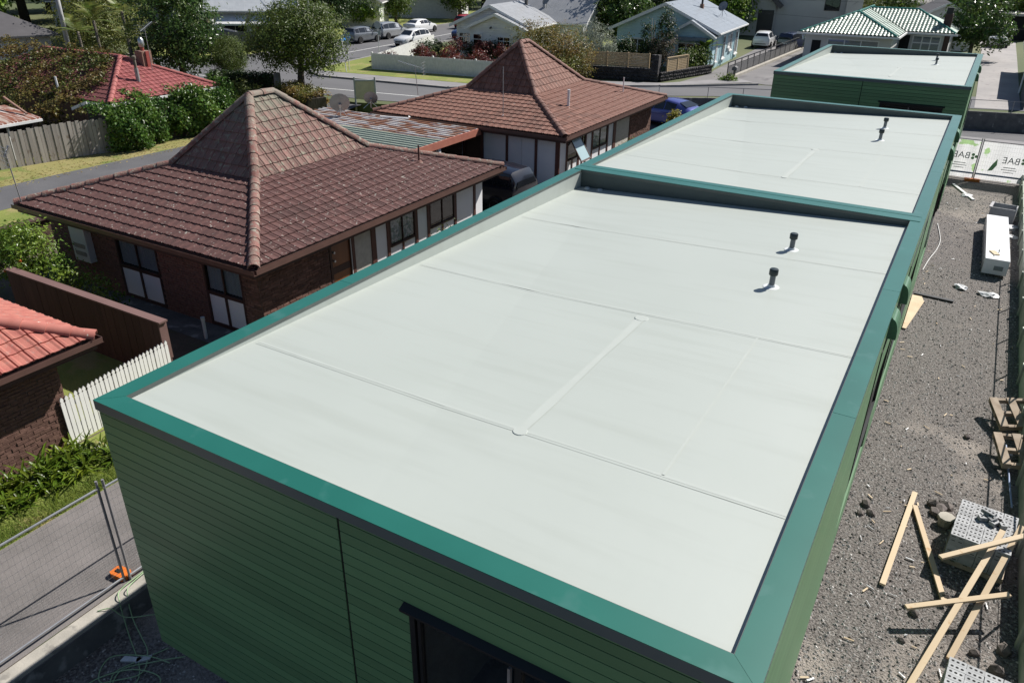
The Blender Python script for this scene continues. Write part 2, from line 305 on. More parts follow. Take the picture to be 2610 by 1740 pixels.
def caps(root, ya, yb, cross=()):
    o = .0
    cap(root, [(0,ya),(W,ya),(W-PW,ya+PW),(PW,ya+PW)]); cap(root, [(0,yb),(PW,yb-PW),(W-PW,yb-PW),(W,yb)], HP+.001)
    n = max(1, round((yb-ya)/4.7))
    for s, xa, xb in ((-1,0,PW),(1,W-PW,W)):
        ys = [ya+(yb-ya)*i/n for i in range(n+1)]
        for i in range(n):
            g = .004; a0, a1 = ys[i]+(g if i else 0), ys[i+1]-(g if i<n-1 else 0)
            ia = PW if i == 0 else 0; ib = PW if i == n-1 else 0
            if s < 0: q = [(xa,a0),(xb,a0+ia),(xb,a1-ib),(xa,a1)]
            else: q = [(xb,a0),(xb,a1),(xa,a1-ib),(xa,a0+ia)]
            cap(root, q, HP+.002)
    for c0, c1 in cross:
        cap(root, [(PW*.3,c0),(W-PW*.3,c0),(W-PW*.3,c0+(c1-c0)*.62),(PW*.3,c0+(c1-c0)*.62)], HP+.012)
        cap(root, [(PW*.3,c0+(c1-c0)*.6),(W-PW*.3,c0+(c1-c0)*.6),(W-PW*.3,c1),(PW*.3,c1)], HP+.017)
    th = .012
    for nm, b in (('fascia_flashing',(0,ya-.0,HP-.145,W,ya+th,HP-.012)),('fascia_flashing',(0,yb-th,HP-.145,W,yb,HP-.012)),('fascia_flashing',(0,ya+th,HP-.145,th,yb-th,HP-.012)),('fascia_flashing',(W-th,ya+th,HP-.145,W,yb-th,HP-.012))):
        MB().box(*b).obj(nm, 'flashing' if b[0] or b[3]<1 else 'fascia', root)  # front and back drops greyer: shade put into the flashing's colour
WI = .035    # wall set-back under the flashing
def board_mesh(ln, name='weatherboard'):
    # bevel-back board: bottom edge proud, local x along, y outward is -y, z up
    return MB().box(0,-.018,.011,ln,.02,BP).mesh(name, 'board')
BCACHE = {}
def boards(root, a, ang, spans, z0, rows, out=1):
    """rows of weatherboards from point a along angle; spans(row)-> list of (u0,u1)"""
    for r in range(rows):
        for u0, u1 in spans(r):
            ln = round(u1-u0, 3); k = ln
            if k not in BCACHE: BCACHE[k] = board_mesh(ln)
            p = V((a[0]+u0*math.cos(ang), a[1]+u0*math.sin(ang), z0+r*BP + R.uniform(-.0012,.0012)))
            link('weatherboard', BCACHE[k], root, p, (0, 0, ang))
ROWS = 28; Z0B = HP-.20-ROWS*BP+.01
def front_wall(root, y, door_h=True):
    # door opening 5.05..7.75, head 3.42
    jx0, jx1 = 4.13, 4.165
    def sp(r):
        zt = Z0B+(r+1)*BP
        if Z0B+r*BP < 3.40: return [(.04,jx0),(jx1,5.06),(7.72,W-.04)]
        return [(.04,jx0),(jx1,W-.04)]
    boards(root, (0,y+WI), 0, sp, Z0B, ROWS+1)
    MB().box(jx0-.004,y+.03,Z0B,jx1+.004,y+.06,HP-.15).obj('control_joint', 'joint', root)
    d = thing_part('sliding_door', root)
    fr = MB()
    fr.box(5.06,y+.0,.95,5.13,y+.10,3.40); fr.box(7.65,y+.0,.95,7.72,y+.10,3.40); fr.box(5.13,y+.0,3.33,7.65,y+.10,3.40); fr.box(5.13,y+.0,.95,7.65,y+.10,1.02)
    fr.obj('door_frame', 'joinery', d)
    MB().box(5.15,y+.02,1.02,5.19,y+.09,3.33).box(6.36,y+.02,1.02,6.44,y+.09,3.33).box(6.44,y+.035,3.26,7.6,y+.09,3.33).obj('stile', 'joinery', d)
    MB().box(6.30,y-.02,2.0,6.33,y+.02,3.28).obj('handle', 'galvdull', d)
    MB().box(5.19,y+.055,1.02,6.36,y+.061,3.33).obj('pane', 'pane', d); MB().box(6.44,y+.065,1.02,7.65,y+.071,3.33).obj('pane', 'pane', d)
    hb = MB(); hb.prism([(4.99,y-.075,3.405),(4.99,y+.03,3.405),(4.99,y+.03,3.47),(4.99,y-.075,3.435)],(2.8,0,0)); hb.obj('head_flashing', 'joinery', d)
def thing_part(name, root): return link(name, None, root)
def hood(root, y0, ln=1.0, z=4.12):
    """quarter-round window hood on the right wall"""
    x = W-.02; mb = MB(); prof = [(0,0),(0,-.42),(.15,-.42)]+[(.15*math.cos(t*PI/16)**.8, -.42+.38*math.sin(t*PI/16)**.8) for t in range(1,8)]
    poly = [(x+a, y0, z+b) for a, b in prof]
    mb.prism(poly,(0,ln,0)); mb.obj('window_hood', 'hood', root)
def right_wall(root, ya, yb, wins):
    def sp(r):
        z = Z0B+r*BP; out = []; u = .04
        for (w0, w1, zb, zt) in wins:
            if zb-.01 < z < zt-.01: out.append((u, w0-ya)); u = w1-ya
        out.append((u, yb-ya-.04)); return out
    boards(root, (W-WI, ya), PI/2, sp, Z0B-8*BP, ROWS+9)
    for (w0, w1, zb, zt) in wins:
        d = thing_part('side_window', root); x = W-WI
        fr = MB()
        for a in ((w0,w0+.05,zb,zt),(w1-.05,w1,zb,zt),(w0+.05,w1-.05,zb,zb+.05),(w0+.05,w1-.05,zt-.05,zt)): fr.box(x-.06,a[0],a[2],x+.035,a[1],a[3])
        fr.obj('window_frame', 'joinery', d); MB().box(x-.03,w0+.05,zb+.05,x-.025,w1-.05,zt-.05).obj('pane', 'panedark', d)
def shell(root, ya, yb, name='wall_core'):
    mb = MB(); t = .14
    mb.box(.045,ya+.14,-.0,.18,yb-.05,HP-.2); mb.box(W-.18,ya+.14,-.0,W-.055,yb-.05,HP-.2); mb.box(.18,yb-.18,-.0,W-.18,yb-.05,HP-.2)
    mb.box(.045,ya+.06,Z0B,5.06,ya+.14,HP-.16); mb.box(7.72,ya+.06,Z0B,W-.055,ya+.14,HP-.16); mb.box(5.06,ya+.06,3.41,7.72,ya+.14,HP-.16); mb.box(5.06,ya+.06,0,7.72,ya+.14,.95)
    mb.obj(name, 'joint', root)
    MB().box(.18,ya+.14,.85,W-.18,yb-.18,.95).obj('floor_slab', 'concdark', root)
    MB().box(.5,ya+.7,-1.8,W-.1,ya+.8,.05).box(.5,ya+.8,-1.8,.6,yb-.1,.05).box(W-.1,ya+.06,-1.3,W-.06,yb-.06,.1).obj('subfloor_wall', 'joint', root)
    MB().box(.18,ya+.14,3.6,W-.18,yb-.18,3.62).obj('room_ceiling', 'white', root)
    MB().box(4.9,ya+.16,.95,5.02,ya+3.4,3.6).obj('room_wall', 'roombrown', root); MB().box(.2,ya+3.4,.95,W-.2,ya+3.5,3.6).obj('room_wall', 'roomwall', root)
L2, YC = 28.43, 36.15
gb = thing('flat_roof_building', 'long green weatherboard building with two pale flat roofs edged in teal flashing', 'building', (1.432,-.742,1.543))
gb.scale = (.841,)*3
caps(gb, 0, L2, cross=((13.97,14.54),))
roof_unit(gb, PW, 13.97, False); roof_unit(gb, 14.54, L2-PW, True)
shell(gb, 0, L2); front_wall(gb, 0)
right_wall(gb, 0, L2, [(8.6,11.9,.9,3.6),(13.0,17.5,1.2,3.7),(23.2,27.2,.9,3.6)])
for y in (9.0,10.75,23.9,27.0): hood(gb, y, .55)
gc = thing('flat_roof_unit', 'separate green unit with pale flat roof standing alone near the street', 'building', (1.432,-.742+YC*.841,1.543))
gc.scale = (.841,)*3
caps(gc, 0, 14.25); roof_unit(gc, PW, 14.25-PW, True); shell(gc, 0, 14.25); front_wall(gc, 0)
right_wall(gc, 0, 14.25, [(7.2,10.8,.9,3.6)])
for y in (7.6,11.2): hood(gc, y, .55)
def left_boards(root, yb): boards(root, (WI, yb), -PI/2, lambda r: [(.04, yb-.04)], Z0B, ROWS+1)
left_boards(gb, L2); left_boards(gc, 14.25)
# ================================================================== tiled roofs, brick walls
TP = [(0,0),(.018,.026),(.06,.030),(.10,.013),(.20,.011),(.245,.028),(.285,.028),(.3,0)]
TW, TG = .30, .333
def tile_mb(prof=TP, tw=TW, tg=TG):
    vs = []; n = len(prof); ov = .05
    for u, h in prof: vs.append((u, 0, h+.036))
    for u, h in prof: vs.append((u, tg+ov, h+.004))
    for u, h in prof: vs.append((u, 0, h+.006))
    fs = [(i,i+1,n+i+1,n+i) for i in range(n-1)]+[(2*n+i,2*n+i+1,i+1,i) for i in range(n-1)]
    fs += [(0,n,2*n),(n-1,3*n-1,2*n-1)]
    return vs, fs
def inside(poly, p, eps=1e-4):
    n = len(poly)
    return all((poly[(i+1)%n][0]-poly[i][0])*(p[1]-poly[i][1])-(poly[(i+1)%n][1]-poly[i][1])*(p[0]-poly[i][0]) >= -eps for i in range(n))
def clip_mesh(vs, fs, off, poly, name, mat):
    bm = bmesh.new(); bv = [bm.verts.new((v[0]+off[0], v[1]+off[1], v[2])) for v in vs]
    for f in fs: bm.faces.new([bv[i] for i in f])
    n = len(poly)
    for i in range(n):
        a, b = poly[i], poly[(i+1)%n]; d = V((b[0]-a[0], b[1]-a[1], 0)); nn = V((d.y, -d.x, 0))
        if d.length < 1e-6 or (i == 0): continue
        bmesh.ops.bisect_plane(bm, geom=bm.verts[:]+bm.edges[:]+bm.faces[:], plane_co=(a[0],a[1],0), plane_no=nn.normalized(), clear_outer=True)
    if not bm.faces: bm.free(); return None
    for v in bm.verts: v.co.x -= off[0]; v.co.y -= off[1]
    me = D.meshes.new(name); bm.to_mesh(me); bm.free(); me.materials.append(M[mat]); return me
def tiled(roof, faces, mat, capmat, limit=300, hips=(), prof=TP, tw=TW, tg=TG, capr=.145, capl=.42, under='tileunder'):
    """faces: list of (pts, visible); eave edge is pts[0]->pts[1]; each tile is a child of roof, nearest ones single"""
    vs, fs = tile_mb(prof, tw, tg); full = MB().add(vs, fs).mesh('roof_tile', mat, fix=True); items = []; rest = MB(); un = MB()
    for pts, vis in faces:
        P = [V(p) for p in pts]; u = (P[1]-P[0]).normalized(); nn = (P[1]-P[0]).cross(P[-1]-P[0]).normalized(); v = nn.cross(u)
        poly = [((p-P[0]).dot(u), (p-P[0]).dot(v)) for p in P]; fr = Matrix(((u.x,v.x,nn.x,P[0].x),(u.y,v.y,nn.y,P[0].y),(u.z,v.z,nn.z,P[0].z),(0,0,0,1)))
        un.poly([p-nn*.01 for p in P])
        umin, umax = min(p[0] for p in poly), max(p[0] for p in poly); vmax = max(p[1] for p in poly)
        for r in range(int(vmax/tg)+1):
            for c in range(int((umax-umin)/tw)+2):
                o = (umin+(c)*tw, r*tg); q = [(o[0],o[1]+.001),(o[0]+tw,o[1]+.001),(o[0]+tw,o[1]+tg),(o[0],o[1]+tg)]
                ins = [inside(poly, k) for k in q]
                if not any(ins):
                    if not inside(poly, (o[0]+tw/2, o[1]+tg*.3)): continue
                me = full
                if not all(ins):
                    me = clip_mesh(vs, fs, o, poly, 'roof_tile', mat)
                    if me is None: continue
                jit = Matrix.Translation((o[0], o[1], 0)) @ Matrix.Rotation(R.uniform(-.012,.012), 4, 'Z') @ Matrix.Rotation(R.uniform(-.008,.008), 4, 'X')
                items.append((0 if vis else 1, near(fr @ V((o[0],o[1],0))), fr @ jit, me))
    items.sort(key=lambda t: t[:2])
    for i, (_, _, mt, me) in enumerate(items):
        if i < limit: link('roof_tile', me, roof, mat=mt)
        else: rest.add([mt @ x.co for x in me.vertices], [tuple(p.vertices) for p in me.polygons])
    if rest.v: rest.obj('roof_tiles', mat, roof, fix=False, kind='stuff')
    un.obj('roof_underlay', under, roof)
    n = 9; prof2 = []
    cv = MB(); ring = lambda y, r: [(r*math.cos(PI*k/n), y, r*math.sin(PI*k/n)*.9) for k in range(n+1)]
    vs2 = ring(0, capr*1.06)+ring(capl+.04, capr*.9)+ring(0, capr*.86); m_ = n+1
    cv.add(vs2, [(i,i+1,m_+i+1,m_+i) for i in range(n)]+[(2*m_+i,2*m_+i+1,i+1,i) for i in range(n)])
    cm = cv.mesh('ridge_tile', capmat, smooth=2)
    for a, b in hips:
        a, b = V(a), V(b); d = b-a; ln = d.length; d.normalize(); k = max(1, round(ln/capl)); sx = d.cross(V((0,0,1))).normalized(); uz = sx.cross(d)
        for i in range(k):
            p = a+d*(ln*i/k)+uz*.012; s = ln/k/capl
            link('ridge_tile', cm, roof, mat=Matrix(((sx.x,d.x*s,uz.x,p.x),(sx.y,d.y*s,uz.y,p.y),(sx.z,d.z*s,uz.z,p.z),(0,0,0,1))) @ Matrix.Rotation(R.uniform(-.03,.03),4,'Y'))
mk('tileunder', (.03,.02,.018), rough=.95)
mk('tileA', (.075,.033,.030), (.112,.050,.044), rough=.85, sc=6, rnd=.22, c3=(.30,.28,.25), s3=12, t3=.64, w3=.05, bump=.006, bsc=40)
mk('tileAtop', (.20,.105,.09), (.17,.115,.095), rough=.9, sc=5, rnd=.2, c3=(.23,.215,.165), s3=7, t3=.56, w3=.12, bump=.01, bsc=35)
mk('capA', (.22,.095,.08), (.20,.14,.115), rough=.9, sc=7, rnd=.18, c3=(.28,.26,.215), s3=9, t3=.56, w3=.1, bump=.02, bsc=30)
def mossy(name, z0, z1, c):
    # lichen growing thicker toward the ridge (by height on the roof), broken up by noise
    m = M[name]; n = m.node_tree.nodes; l = m.node_tree.links; b = n['Principled BSDF']; src = b.inputs['Base Color'].links[0].from_socket
    g = n.new('ShaderNodeNewGeometry'); sx = n.new('ShaderNodeSeparateXYZ'); l.new(g.outputs['Position'], sx.inputs[0]); mr = n.new('ShaderNodeMapRange'); l.new(sx.outputs['Z'], mr.inputs[0]); mr.inputs[1].default_value = z0; mr.inputs[2].default_value = z1
    t = n.new('ShaderNodeTexNoise'); t.inputs['Scale'].default_value = 4.5; t.inputs['Detail'].default_value = 8; l.new(g.outputs['Position'], t.inputs['Vector']); ad = n.new('ShaderNodeMath'); ad.operation = 'ADD'; l.new(mr.outputs[0], ad.inputs[0]); l.new(t.outputs[0], ad.inputs[1])
    r = n.new('ShaderNodeMapRange'); l.new(ad.outputs[0], r.inputs[0]); r.inputs[1].default_value = .72; r.inputs[2].default_value = 1.05; x = n.new('ShaderNodeMix'); x.data_type = 'RGBA'; l.new(r.outputs[0], x.inputs['Factor']); l.new(src, x.inputs['A']); x.inputs['B'].default_value = (*c, 1); l.new(x.outputs['Result'], b.inputs['Base Color'])
mossy('tileAtop', 4.3, 6.6, (.19,.18,.14)); mossy('capA', 4.2, 7.4, (.23,.20,.165))
mk('tileB', (.16,.066,.046), (.205,.10,.074), rough=.8, sc=5, rnd=.22, c3=(.13,.10,.085), s3=9, t3=.62, w3=.1, bump=.004, bsc=40)
mk('capB', (.15,.075,.058), (.20,.10,.08), rough=.8, sc=6, rnd=.25, c3=(.28,.25,.21), s3=9, t3=.66, w3=.05)
mk('tileC', (.33,.10,.08), (.40,.145,.11), rough=.8, sc=5, rnd=.13, c3=(.33,.17,.14), s3=8, t3=.6, w3=.1, bump=.004, bsc=40)
mk('capC', (.35,.115,.09), (.41,.15,.12), rough=.8, sc=5, rnd=.1, c3=(.55,.50,.42), s3=6, t3=.66, w3=.03)
mk('brown', (.085,.032,.026), (.105,.04,.032), rough=.6, sc=3)
mk('browndark', (.045,.02,.017), (.06,.028,.023), rough=.6, sc=3)
mk('gutter', (.10,.055,.045), (.12,.066,.054), rough=.38, sc=3)
mk('soffit', (.06,.03,.026), rough=.8)
mk('brickA', (.12,.06,.046), (.175,.095,.072), rough=.9, sc=9, rnd=.35, bump=.006, bsc=50)
mk('mortar', (.20,.18,.16), (.15,.135,.12), rough=.95, sc=9)
mk('panelwhite', (.84,.84,.86), (.80,.80,.83), rough=.6, sc=2)
mk('curtain', (.62,.63,.66), (.52,.53,.58), rough=.9, sc=4, st=(6,6,.2))
mk('dooring', (.16,.055,.02), (.22,.08,.03), rough=.4, sc=3, st=(1,1,.2))
mk('stucco', (.55,.52,.47), rough=.9, sc=8)
mk('interior', (.012,.012,.014), rough=.9)
def frame3(o, u, z=(0,0,1)):
    u = V(u).normalized(); z = V(z); n = u.cross(z); return Matrix(((u.x,n.x,z.x,o[0]),(u.y,n.y,z.y,o[1]),(u.z,n.z,z.z,o[2]),(0,0,0,1)))
# wall frame: local x along the wall (left to right seen from outside), local y = outward, local z = up  (u x z = outward)
BM = []
def brick_meshes():
    for k in range(4):
        mb = MB(); q = random.Random(k)
        j = lambda a: a+q.uniform(-.006,.006)
        x0, x1, z0, z1 = .005, .225, .005, .071
        fr_ = [(j(x0),j(.012),j(z0)),(j(x1),j(.012),j(z0)),(j(x1),j(.012),j(z1)),(j(x0),j(.012),j(z1))]
        bk = [(x0,-.02,z0),(x1,-.02,z0),(x1,-.02,z1),(x0,-.02,z1)]
        mb.add(fr_+bk, [(0,1,2,3),(0,4,5,1),(1,5,6,2),(2,6,7,3),(3,7,4,0)]); BM.append(mb.mesh('brick', 'brickA'))
brick_meshes()
def brick_wall(wall, fr, ln, h, holes=(), limit=300, budget=None):
    """running-bond bricks in wall frame fr; holes (x0,x1,z0,z1)"""
    it = []
    for r in range(int(h/.076)+1):
        for c in range(int(ln/.23)+2):
            x = c*.23-(.115 if r%2 else 0); z = r*.076
            if z+.07 > h: continue
            segs = [(max(0,x), min(ln,x+.23))]
            for a,b,c0,d0 in holes:
                if z+.06 > c0 and z+.01 < d0:
                    ns = []
                    for p, q in segs:
                        if p < a: ns.append((p, min(q,a)))
                        if q > b: ns.append((max(p,b), q))
                    segs = ns
            for p, q in segs:
                if q-p > .05: it.append((near(fr @ V((p,0,z))), p, z, (q-p)/.23))
    it.sort(); rest = MB()
    for i, (_, x, z, kx) in enumerate(it):
        me = BM[R.randrange(4)]; mt = fr @ Matrix.Translation((x, R.uniform(-.004,.012), z)) @ Matrix.Rotation(R.uniform(-.02,.02),4,'Y') @ Matrix.Diagonal((kx,1,1,1))
        if i < limit: link('brick', me, wall, mat=mt)
        else: rest.add([mt @ v.co for v in me.vertices], [tuple(p.vertices) for p in me.polygons])
    if rest.v: rest.obj('bricks', 'brickA', wall, fix=False, kind='stuff')
    mb = MB(); xs = sorted({0,ln}|{a for q in holes for a in q[:2]}); zs = sorted({0,h}|{a for q in holes for a in q[2:]})
    for x0, x1 in zip(xs, xs[1:]):
        for z0, z1 in zip(zs, zs[1:]):
            if any(a-.001 < (x0+x1)/2 < b+.001 and c-.001 < (z0+z1)/2 < d+.001 for a,b,c,d in holes): continue
            mb.add([fr @ V(p) for p in ((x0,0,z0),(x1,0,z0),(x1,0,z1),(x0,0,z1))], [(0,1,2,3)])
    mb.obj('mortar', 'mortar', wall)
    return
def fbox(mb, fr, x0, y0, z0, x1, y1, z1, mi=0):
    c = MB().box(x0,y0,z0,x1,y1,z1); mb.add([fr @ V(p) for p in c.v], c.f, mi); return mb
def pobj(fr, name, mat, parent, *boxes, **k):
    mb = MB()
    for b in boxes: fbox(mb, fr, *b)
    return mb.obj(name, mat, parent, **k)
def curtain(fr, x0, x1, z0, z1, parent, y=-.06, scal=False):
    mb = MB(); n = max(8, int((x1-x0)/.03)); vs = []; fs = []
    for i in range(n+1):
        x = x0+(x1-x0)*i/n; yy = y+.012*math.sin(x*55)
        vs += [fr @ V((x,yy,z0+(.04*abs(math.sin(x*14)) if scal else 0))), fr @ V((x,yy,z1))]
        if i: fs.append((2*i-2,2*i,2*i+1,2*i-1))
    mb.add(vs, fs); mb.obj('curtain', 'curtain', parent, smooth=True, fix=False)
def window(fr, x0, x1, z0, z1, parent, cols=1, rows=1, fmat='browndark', fw_=.05, cur=True, depth=.0, pane='pane', name='window', bar=.03, back='interior', half=0):
    """framed window in a wall frame with panes, curtain and a dark room behind"""
    w_ = link(name, None, parent); y1 = .03+depth
    pobj(fr, 'window_frame', fmat, w_, (x0,-.04,z0,x0+fw_,y1,z1), (x1-fw_,-.04,z0,x1,y1,z1), (x0+fw_,-.04,z1-fw_,x1-fw_,y1,z1), (x0+fw_,-.04,z0,x1-fw_,y1+.02,z0+fw_))
    iw, ih = (x1-x0-2*fw_), (z1-z0-2*fw_)
    for i in range(1, cols): pobj(fr, 'mullion', fmat, w_, (x0+fw_+iw*i/cols-bar/2,-.03,z0+fw_,x0+fw_+iw*i/cols+bar/2,y1-.004,z1-fw_))
    for j in range(1, rows):
        zz = z0+fw_+ih*(j/rows if not half else half); pobj(fr, 'transom', fmat, w_, (x0+fw_,-.028,zz-bar/2,x1-fw_,y1-.006,zz+bar/2))
    for i in range(cols):
        a, b = x0+fw_+iw*i/cols+.004, x0+fw_+iw*(i+1)/cols-.004
        pobj(fr, 'pane', pane, w_, (a,-.006,z0+fw_,b,-.002,z1-fw_))
        if cur: curtain(fr, a, b, z0+fw_+.02, z1-fw_, w_)
    pobj(fr, 'room_shade', back, w_, (x0,-.25,z0,x1,-.24,z1))
    return w_

def pyramid_house(name, label, ox, oy, sx, sy, ez, inset, bz, apex, tiles, caps_):
    """witch-hat roof: shallow skirt, steep hat. returns root (world coords)"""
    root = thing(name, label, 'house')
    roof = link('roof', None, root); x0, y0, x1, y1 = ox, oy, ox+sx, oy+sy
    E = [(x0,y0,ez),(x1,y0,ez),(x1,y1,ez),(x0,y1,ez)]; t = inset
    B = [(x0+t,y0+t,bz),(x1-t,y0+t,bz),(x1-t,y1-t-.2,bz),(x0+t,y1-t-.2,bz)]
    A0, A1 = apex
    low = [([E[0],E[1],B[1],B[0]],True),([E[1],E[2],B[2],B[1]],True),([E[2],E[3],B[3],B[2]],False),([E[3],E[0],B[0],B[3]],False)]
    top = [([B[0],B[1],A0],True),([B[1],B[2],A1,A0],True),([B[2],B[3],A1],False),([B[3],B[0],A0,A1],False)]
    hl = [(E[i],B[i]) for i in range(4)]; hu = [(B[0],A0),(B[1],A0),(B[2],A1),(B[3],A1),(A0,A1)]
    return root, roof, low, top, hl, hu
def gutters(root, x0, y0, x1, y1, z, mat='gutter', fas='browndark'):
    """box gutters outside the eave and a fascia + soffit behind"""
    g = .10
    for a, b, c, d in ((x0-g,y0-g,x1+g,y0),(x0-g,y1,x1+g,y1+g),(x0-g,y0,x0,y1),(x1,y0,x1+g,y1)):
        mb = MB(); mb.box(a,b,z-.12,c,d,z-.105)
        if c-a > d-b: mb.box(a,b,z-.105,c,b+.012,z-.0); mb.box(a,d-.012,z-.105,c,d,z-.0)
        else: mb.box(a,b,z-.105,a+.012,d,z-.0); mb.box(c-.012,b,z-.105,c,d,z-.0)
        mb.obj('gutter', mat, root)
    mb = MB(); mb.box(x0+.02,y0+.02,z-.24,x1-.02,y1-.02,z-.2); mb.obj('soffit', 'soffit', root)
    mb = MB()
    for a, b, c, d in ((x0,y0,x1,y0+.025),(x0,y1-.025,x1,y1),(x0,y0+.025,x0+.025,y1-.025),(x1-.025,y0+.025,x1,y1-.025)): mb.box(a,b,z-.235,c,d,z+.01)
    mb.obj('fascia', fas, root)
# ---- house 1 (mossy hat roof)
EZ = 2.78
h1, rf, low, top, hl, hu = pyramid_house('witch_hat_house', 'dark brick house with mossy brown witch-hat tile roof behind the timber fence', -14.85, 7.05, 9.9, 11.55, EZ, 3.2, 3.72, ((-9.9,12.0,5.62),(-9.9,12.95,5.62)), None, None)
tiled(rf, low, 'tileA', 'capA', 230, hl)
tiled(rf, top, 'tileAtop', 'capA', 70, hu)
gutters(h1, -14.85, 7.05, -4.95, 18.6, EZ-.02)
# walls of house 1
WX0, WX1, WY0, WY1 = -14.3, -5.5, 7.6, 18.1
wl = link('wall', None, h1)
frF = frame3((WX0,WY0,G1), (1,0,0)); frF = frame3((WX0,WY0,G1), (1,0,0))
h = EZ-.24-G1
def fx(x): return x-WX0
wins = [(fx(-11.2), fx(-9.4), .02, h), (fx(-7.55), fx(-6.1), .02, h)]
brick_wall(wl, frF, WX1-WX0, h, wins, 70)
for a, b, *_ in wins:
    zc = .98
    window(frF, a, b, zc, h-.02, h1, cols=2, fw_=.06)
    pobj(frF, 'spandrel_frame', 'browndark', h1, (a,-.05,.02,a+.07,.03,zc), (b-.07,-.05,.02,b,.03,zc), ((a+b)/2-.04,-.05,.02,(a+b)/2+.04,.03,zc), (a+.07,-.05,.02,b-.07,.025,.12), (a+.07,-.05,zc-.05,b-.07,.025,zc))
    for p, q in ((a+.07,(a+b)/2-.04),((a+b)/2+.04,b-.07)): pobj(frF, 'spandrel_panel', 'panelwhite', h1, (p,-.03,.12,q,.0,zc-.05))
# east wall: brick to y=10.15, door, then white panels with brown battens
frE = frame3((WX1,WY0,G1), (0,1,0))
def fy(y): return y-WY0
wl2 = link('wall', None, h1)
brick_wall(wl2, frE, 10.15-WY0, h, (), 230)
bx = MB()
pobj(frE, 'door_frame', 'browndark', h1, (fy(10.17),-.05,0,fy(10.25),.02,h), (fy(11.0),-.05,0,fy(11.08),.02,h), (fy(10.25),-.05,2.05,fy(11.0),.02,h))
dr = pobj(frE, 'door', 'dooring', h1, (fy(10.25),-.06,0,fy(11.0),-.02,2.05))
pobj(frE, 'door_rail', 'browndark', dr, (fy(10.27),-.02,.95,fy(10.98),-.01,1.15)); pobj(frE, 'door_rail', 'browndark', dr, (fy(10.27),-.02,.02,fy(10.98),-.01,.22))
for z in (1.35,1.6): MB().tube([frE @ V((fy(10.33),-.02,z)), frE @ V((fy(10.33),.05,z))], .035, 10).obj('door_knob', 'galv', dr)
pobj(frE, 'door_stop', 'pvc', h1, (fy(11.03),.021,0,fy(11.05),.03,h))
bats = [11.12, 11.98, 12.12, 12.75, 14.15, 14.9, 15.75, 16.9, 17.05]
def panelrun(fr, h, segs, root, f, wall_z0=0.):
    """segs: (y0,y1,kind) kind p=full panel, w=window above spandrel panel, b=brown batten"""
    for a, b, k in segs:
        a, b = f(a), f(b)
        if k == 'p': pobj(fr, 'wall_panel', 'panelwhite', root, (a,-.06,wall_z0,b,-.01,h))
        if k == 's': pobj(fr, 'wall_panel', 'stucco', root, (a,-.06,wall_z0,b,-.01,h))
        if k == 'b': pobj(fr, 'batten', 'brown', root, (a,-.06,wall_z0,b,.025,h))
        if k in 'wd':
            window(fr, a, b, .98, h-.02, root, cols=2, fw_=.05, cur=(k == 'w'), pane='pane' if k == 'w' else 'panedark')
            mid = (a+b)/2
            pobj(fr, 'spandrel_panel', 'panelwhite', root, (a+.02,-.06,wall_z0,mid-.035,-.01,.97), (mid+.035,-.06,wall_z0,b-.02,-.01,.97))
            pobj(fr, 'batten', 'brown', root, (mid-.035,-.06,wall_z0,mid+.035,.025,.97))
panelrun(frE, h, [(11.08,11.2,'b'),(11.2,11.95,'s'),(11.95,12.15,'b'),(12.15,12.68,'p'),(12.68,12.8,'b'),(12.8,14.1,'w'),(14.1,14.22,'b'),(14.22,14.75,'p'),(14.75,14.87,'b'),(14.87,16.3,'d'),(16.3,16.42,'b'),(16.42,17.5,'p'),(17.5,17.62,'b')], h1, fy)
pobj(frE, 'wall_panel', 'panelwhite', h1, (fy(17.62),-.06,0,fy(18.1),-.01,h))
MB().box(WX0+.02,WY0+.2,G1,WX1-.3,WY1,EZ-.24).obj('wall_core', 'interior', h1)
# wall cabinet (meter / heater unit) on the shaded wall, downpipe, roof flues
mc = thing('wall_cabinet', 'tall white ribbed cabinet hung on the dark brick wall behind the citrus', 'cabinet', (-12.65,7.6,1.3))
MB().box(-.36,-.22,0,.36,-.02,1.02).obj('case', 'white', mc)
for z in (.18,.42):
    MB().lathe([(.01,0),(.01,.01)],6,(0,-.3,-9)).v
    q = MB(); q.prism([(-.26+.0,-.222,z+.03),(-.23,-.222,z),(.23,-.222,z),(.26,-.222,z+.03),(.26,-.222,z+.1),(.23,-.222,z+.13),(-.23,-.222,z+.13),(-.26,-.222,z+.1)],(0,-.012,0)); q.obj('vent_grille', 'galvdull', mc)
dp = thing('gully_pipe', 'short grey vertical pipe standing beside the shaded brick wall', 'pipe', (-7.0,6.9,G1))
MB().tube([(0,0,0),(0,0,.55)], .045, 10).lathe([(.055,0),(.055,.1)],10,(0,0,.52)).obj('pipe_length', 'pvc', dp, smooth=2)
fl = thing('roof_flue', 'thin dark red flue pipe on the mossy brown roof', 'flue', (-6.6,15.9,2.78+.95/3.2*1.65))
MB().tube([(0,0,-.1),(0,0,.55)], .03, 8).obj('flue_pipe', 'brown', fl, smooth=2); MB().lathe([(.16,-.03),(.06,.06)],10).obj('flue_collar', 'capA', fl)
mk('paneblue', (.35,.47,.50), (.4,.52,.55), rough=.12, sc=1)
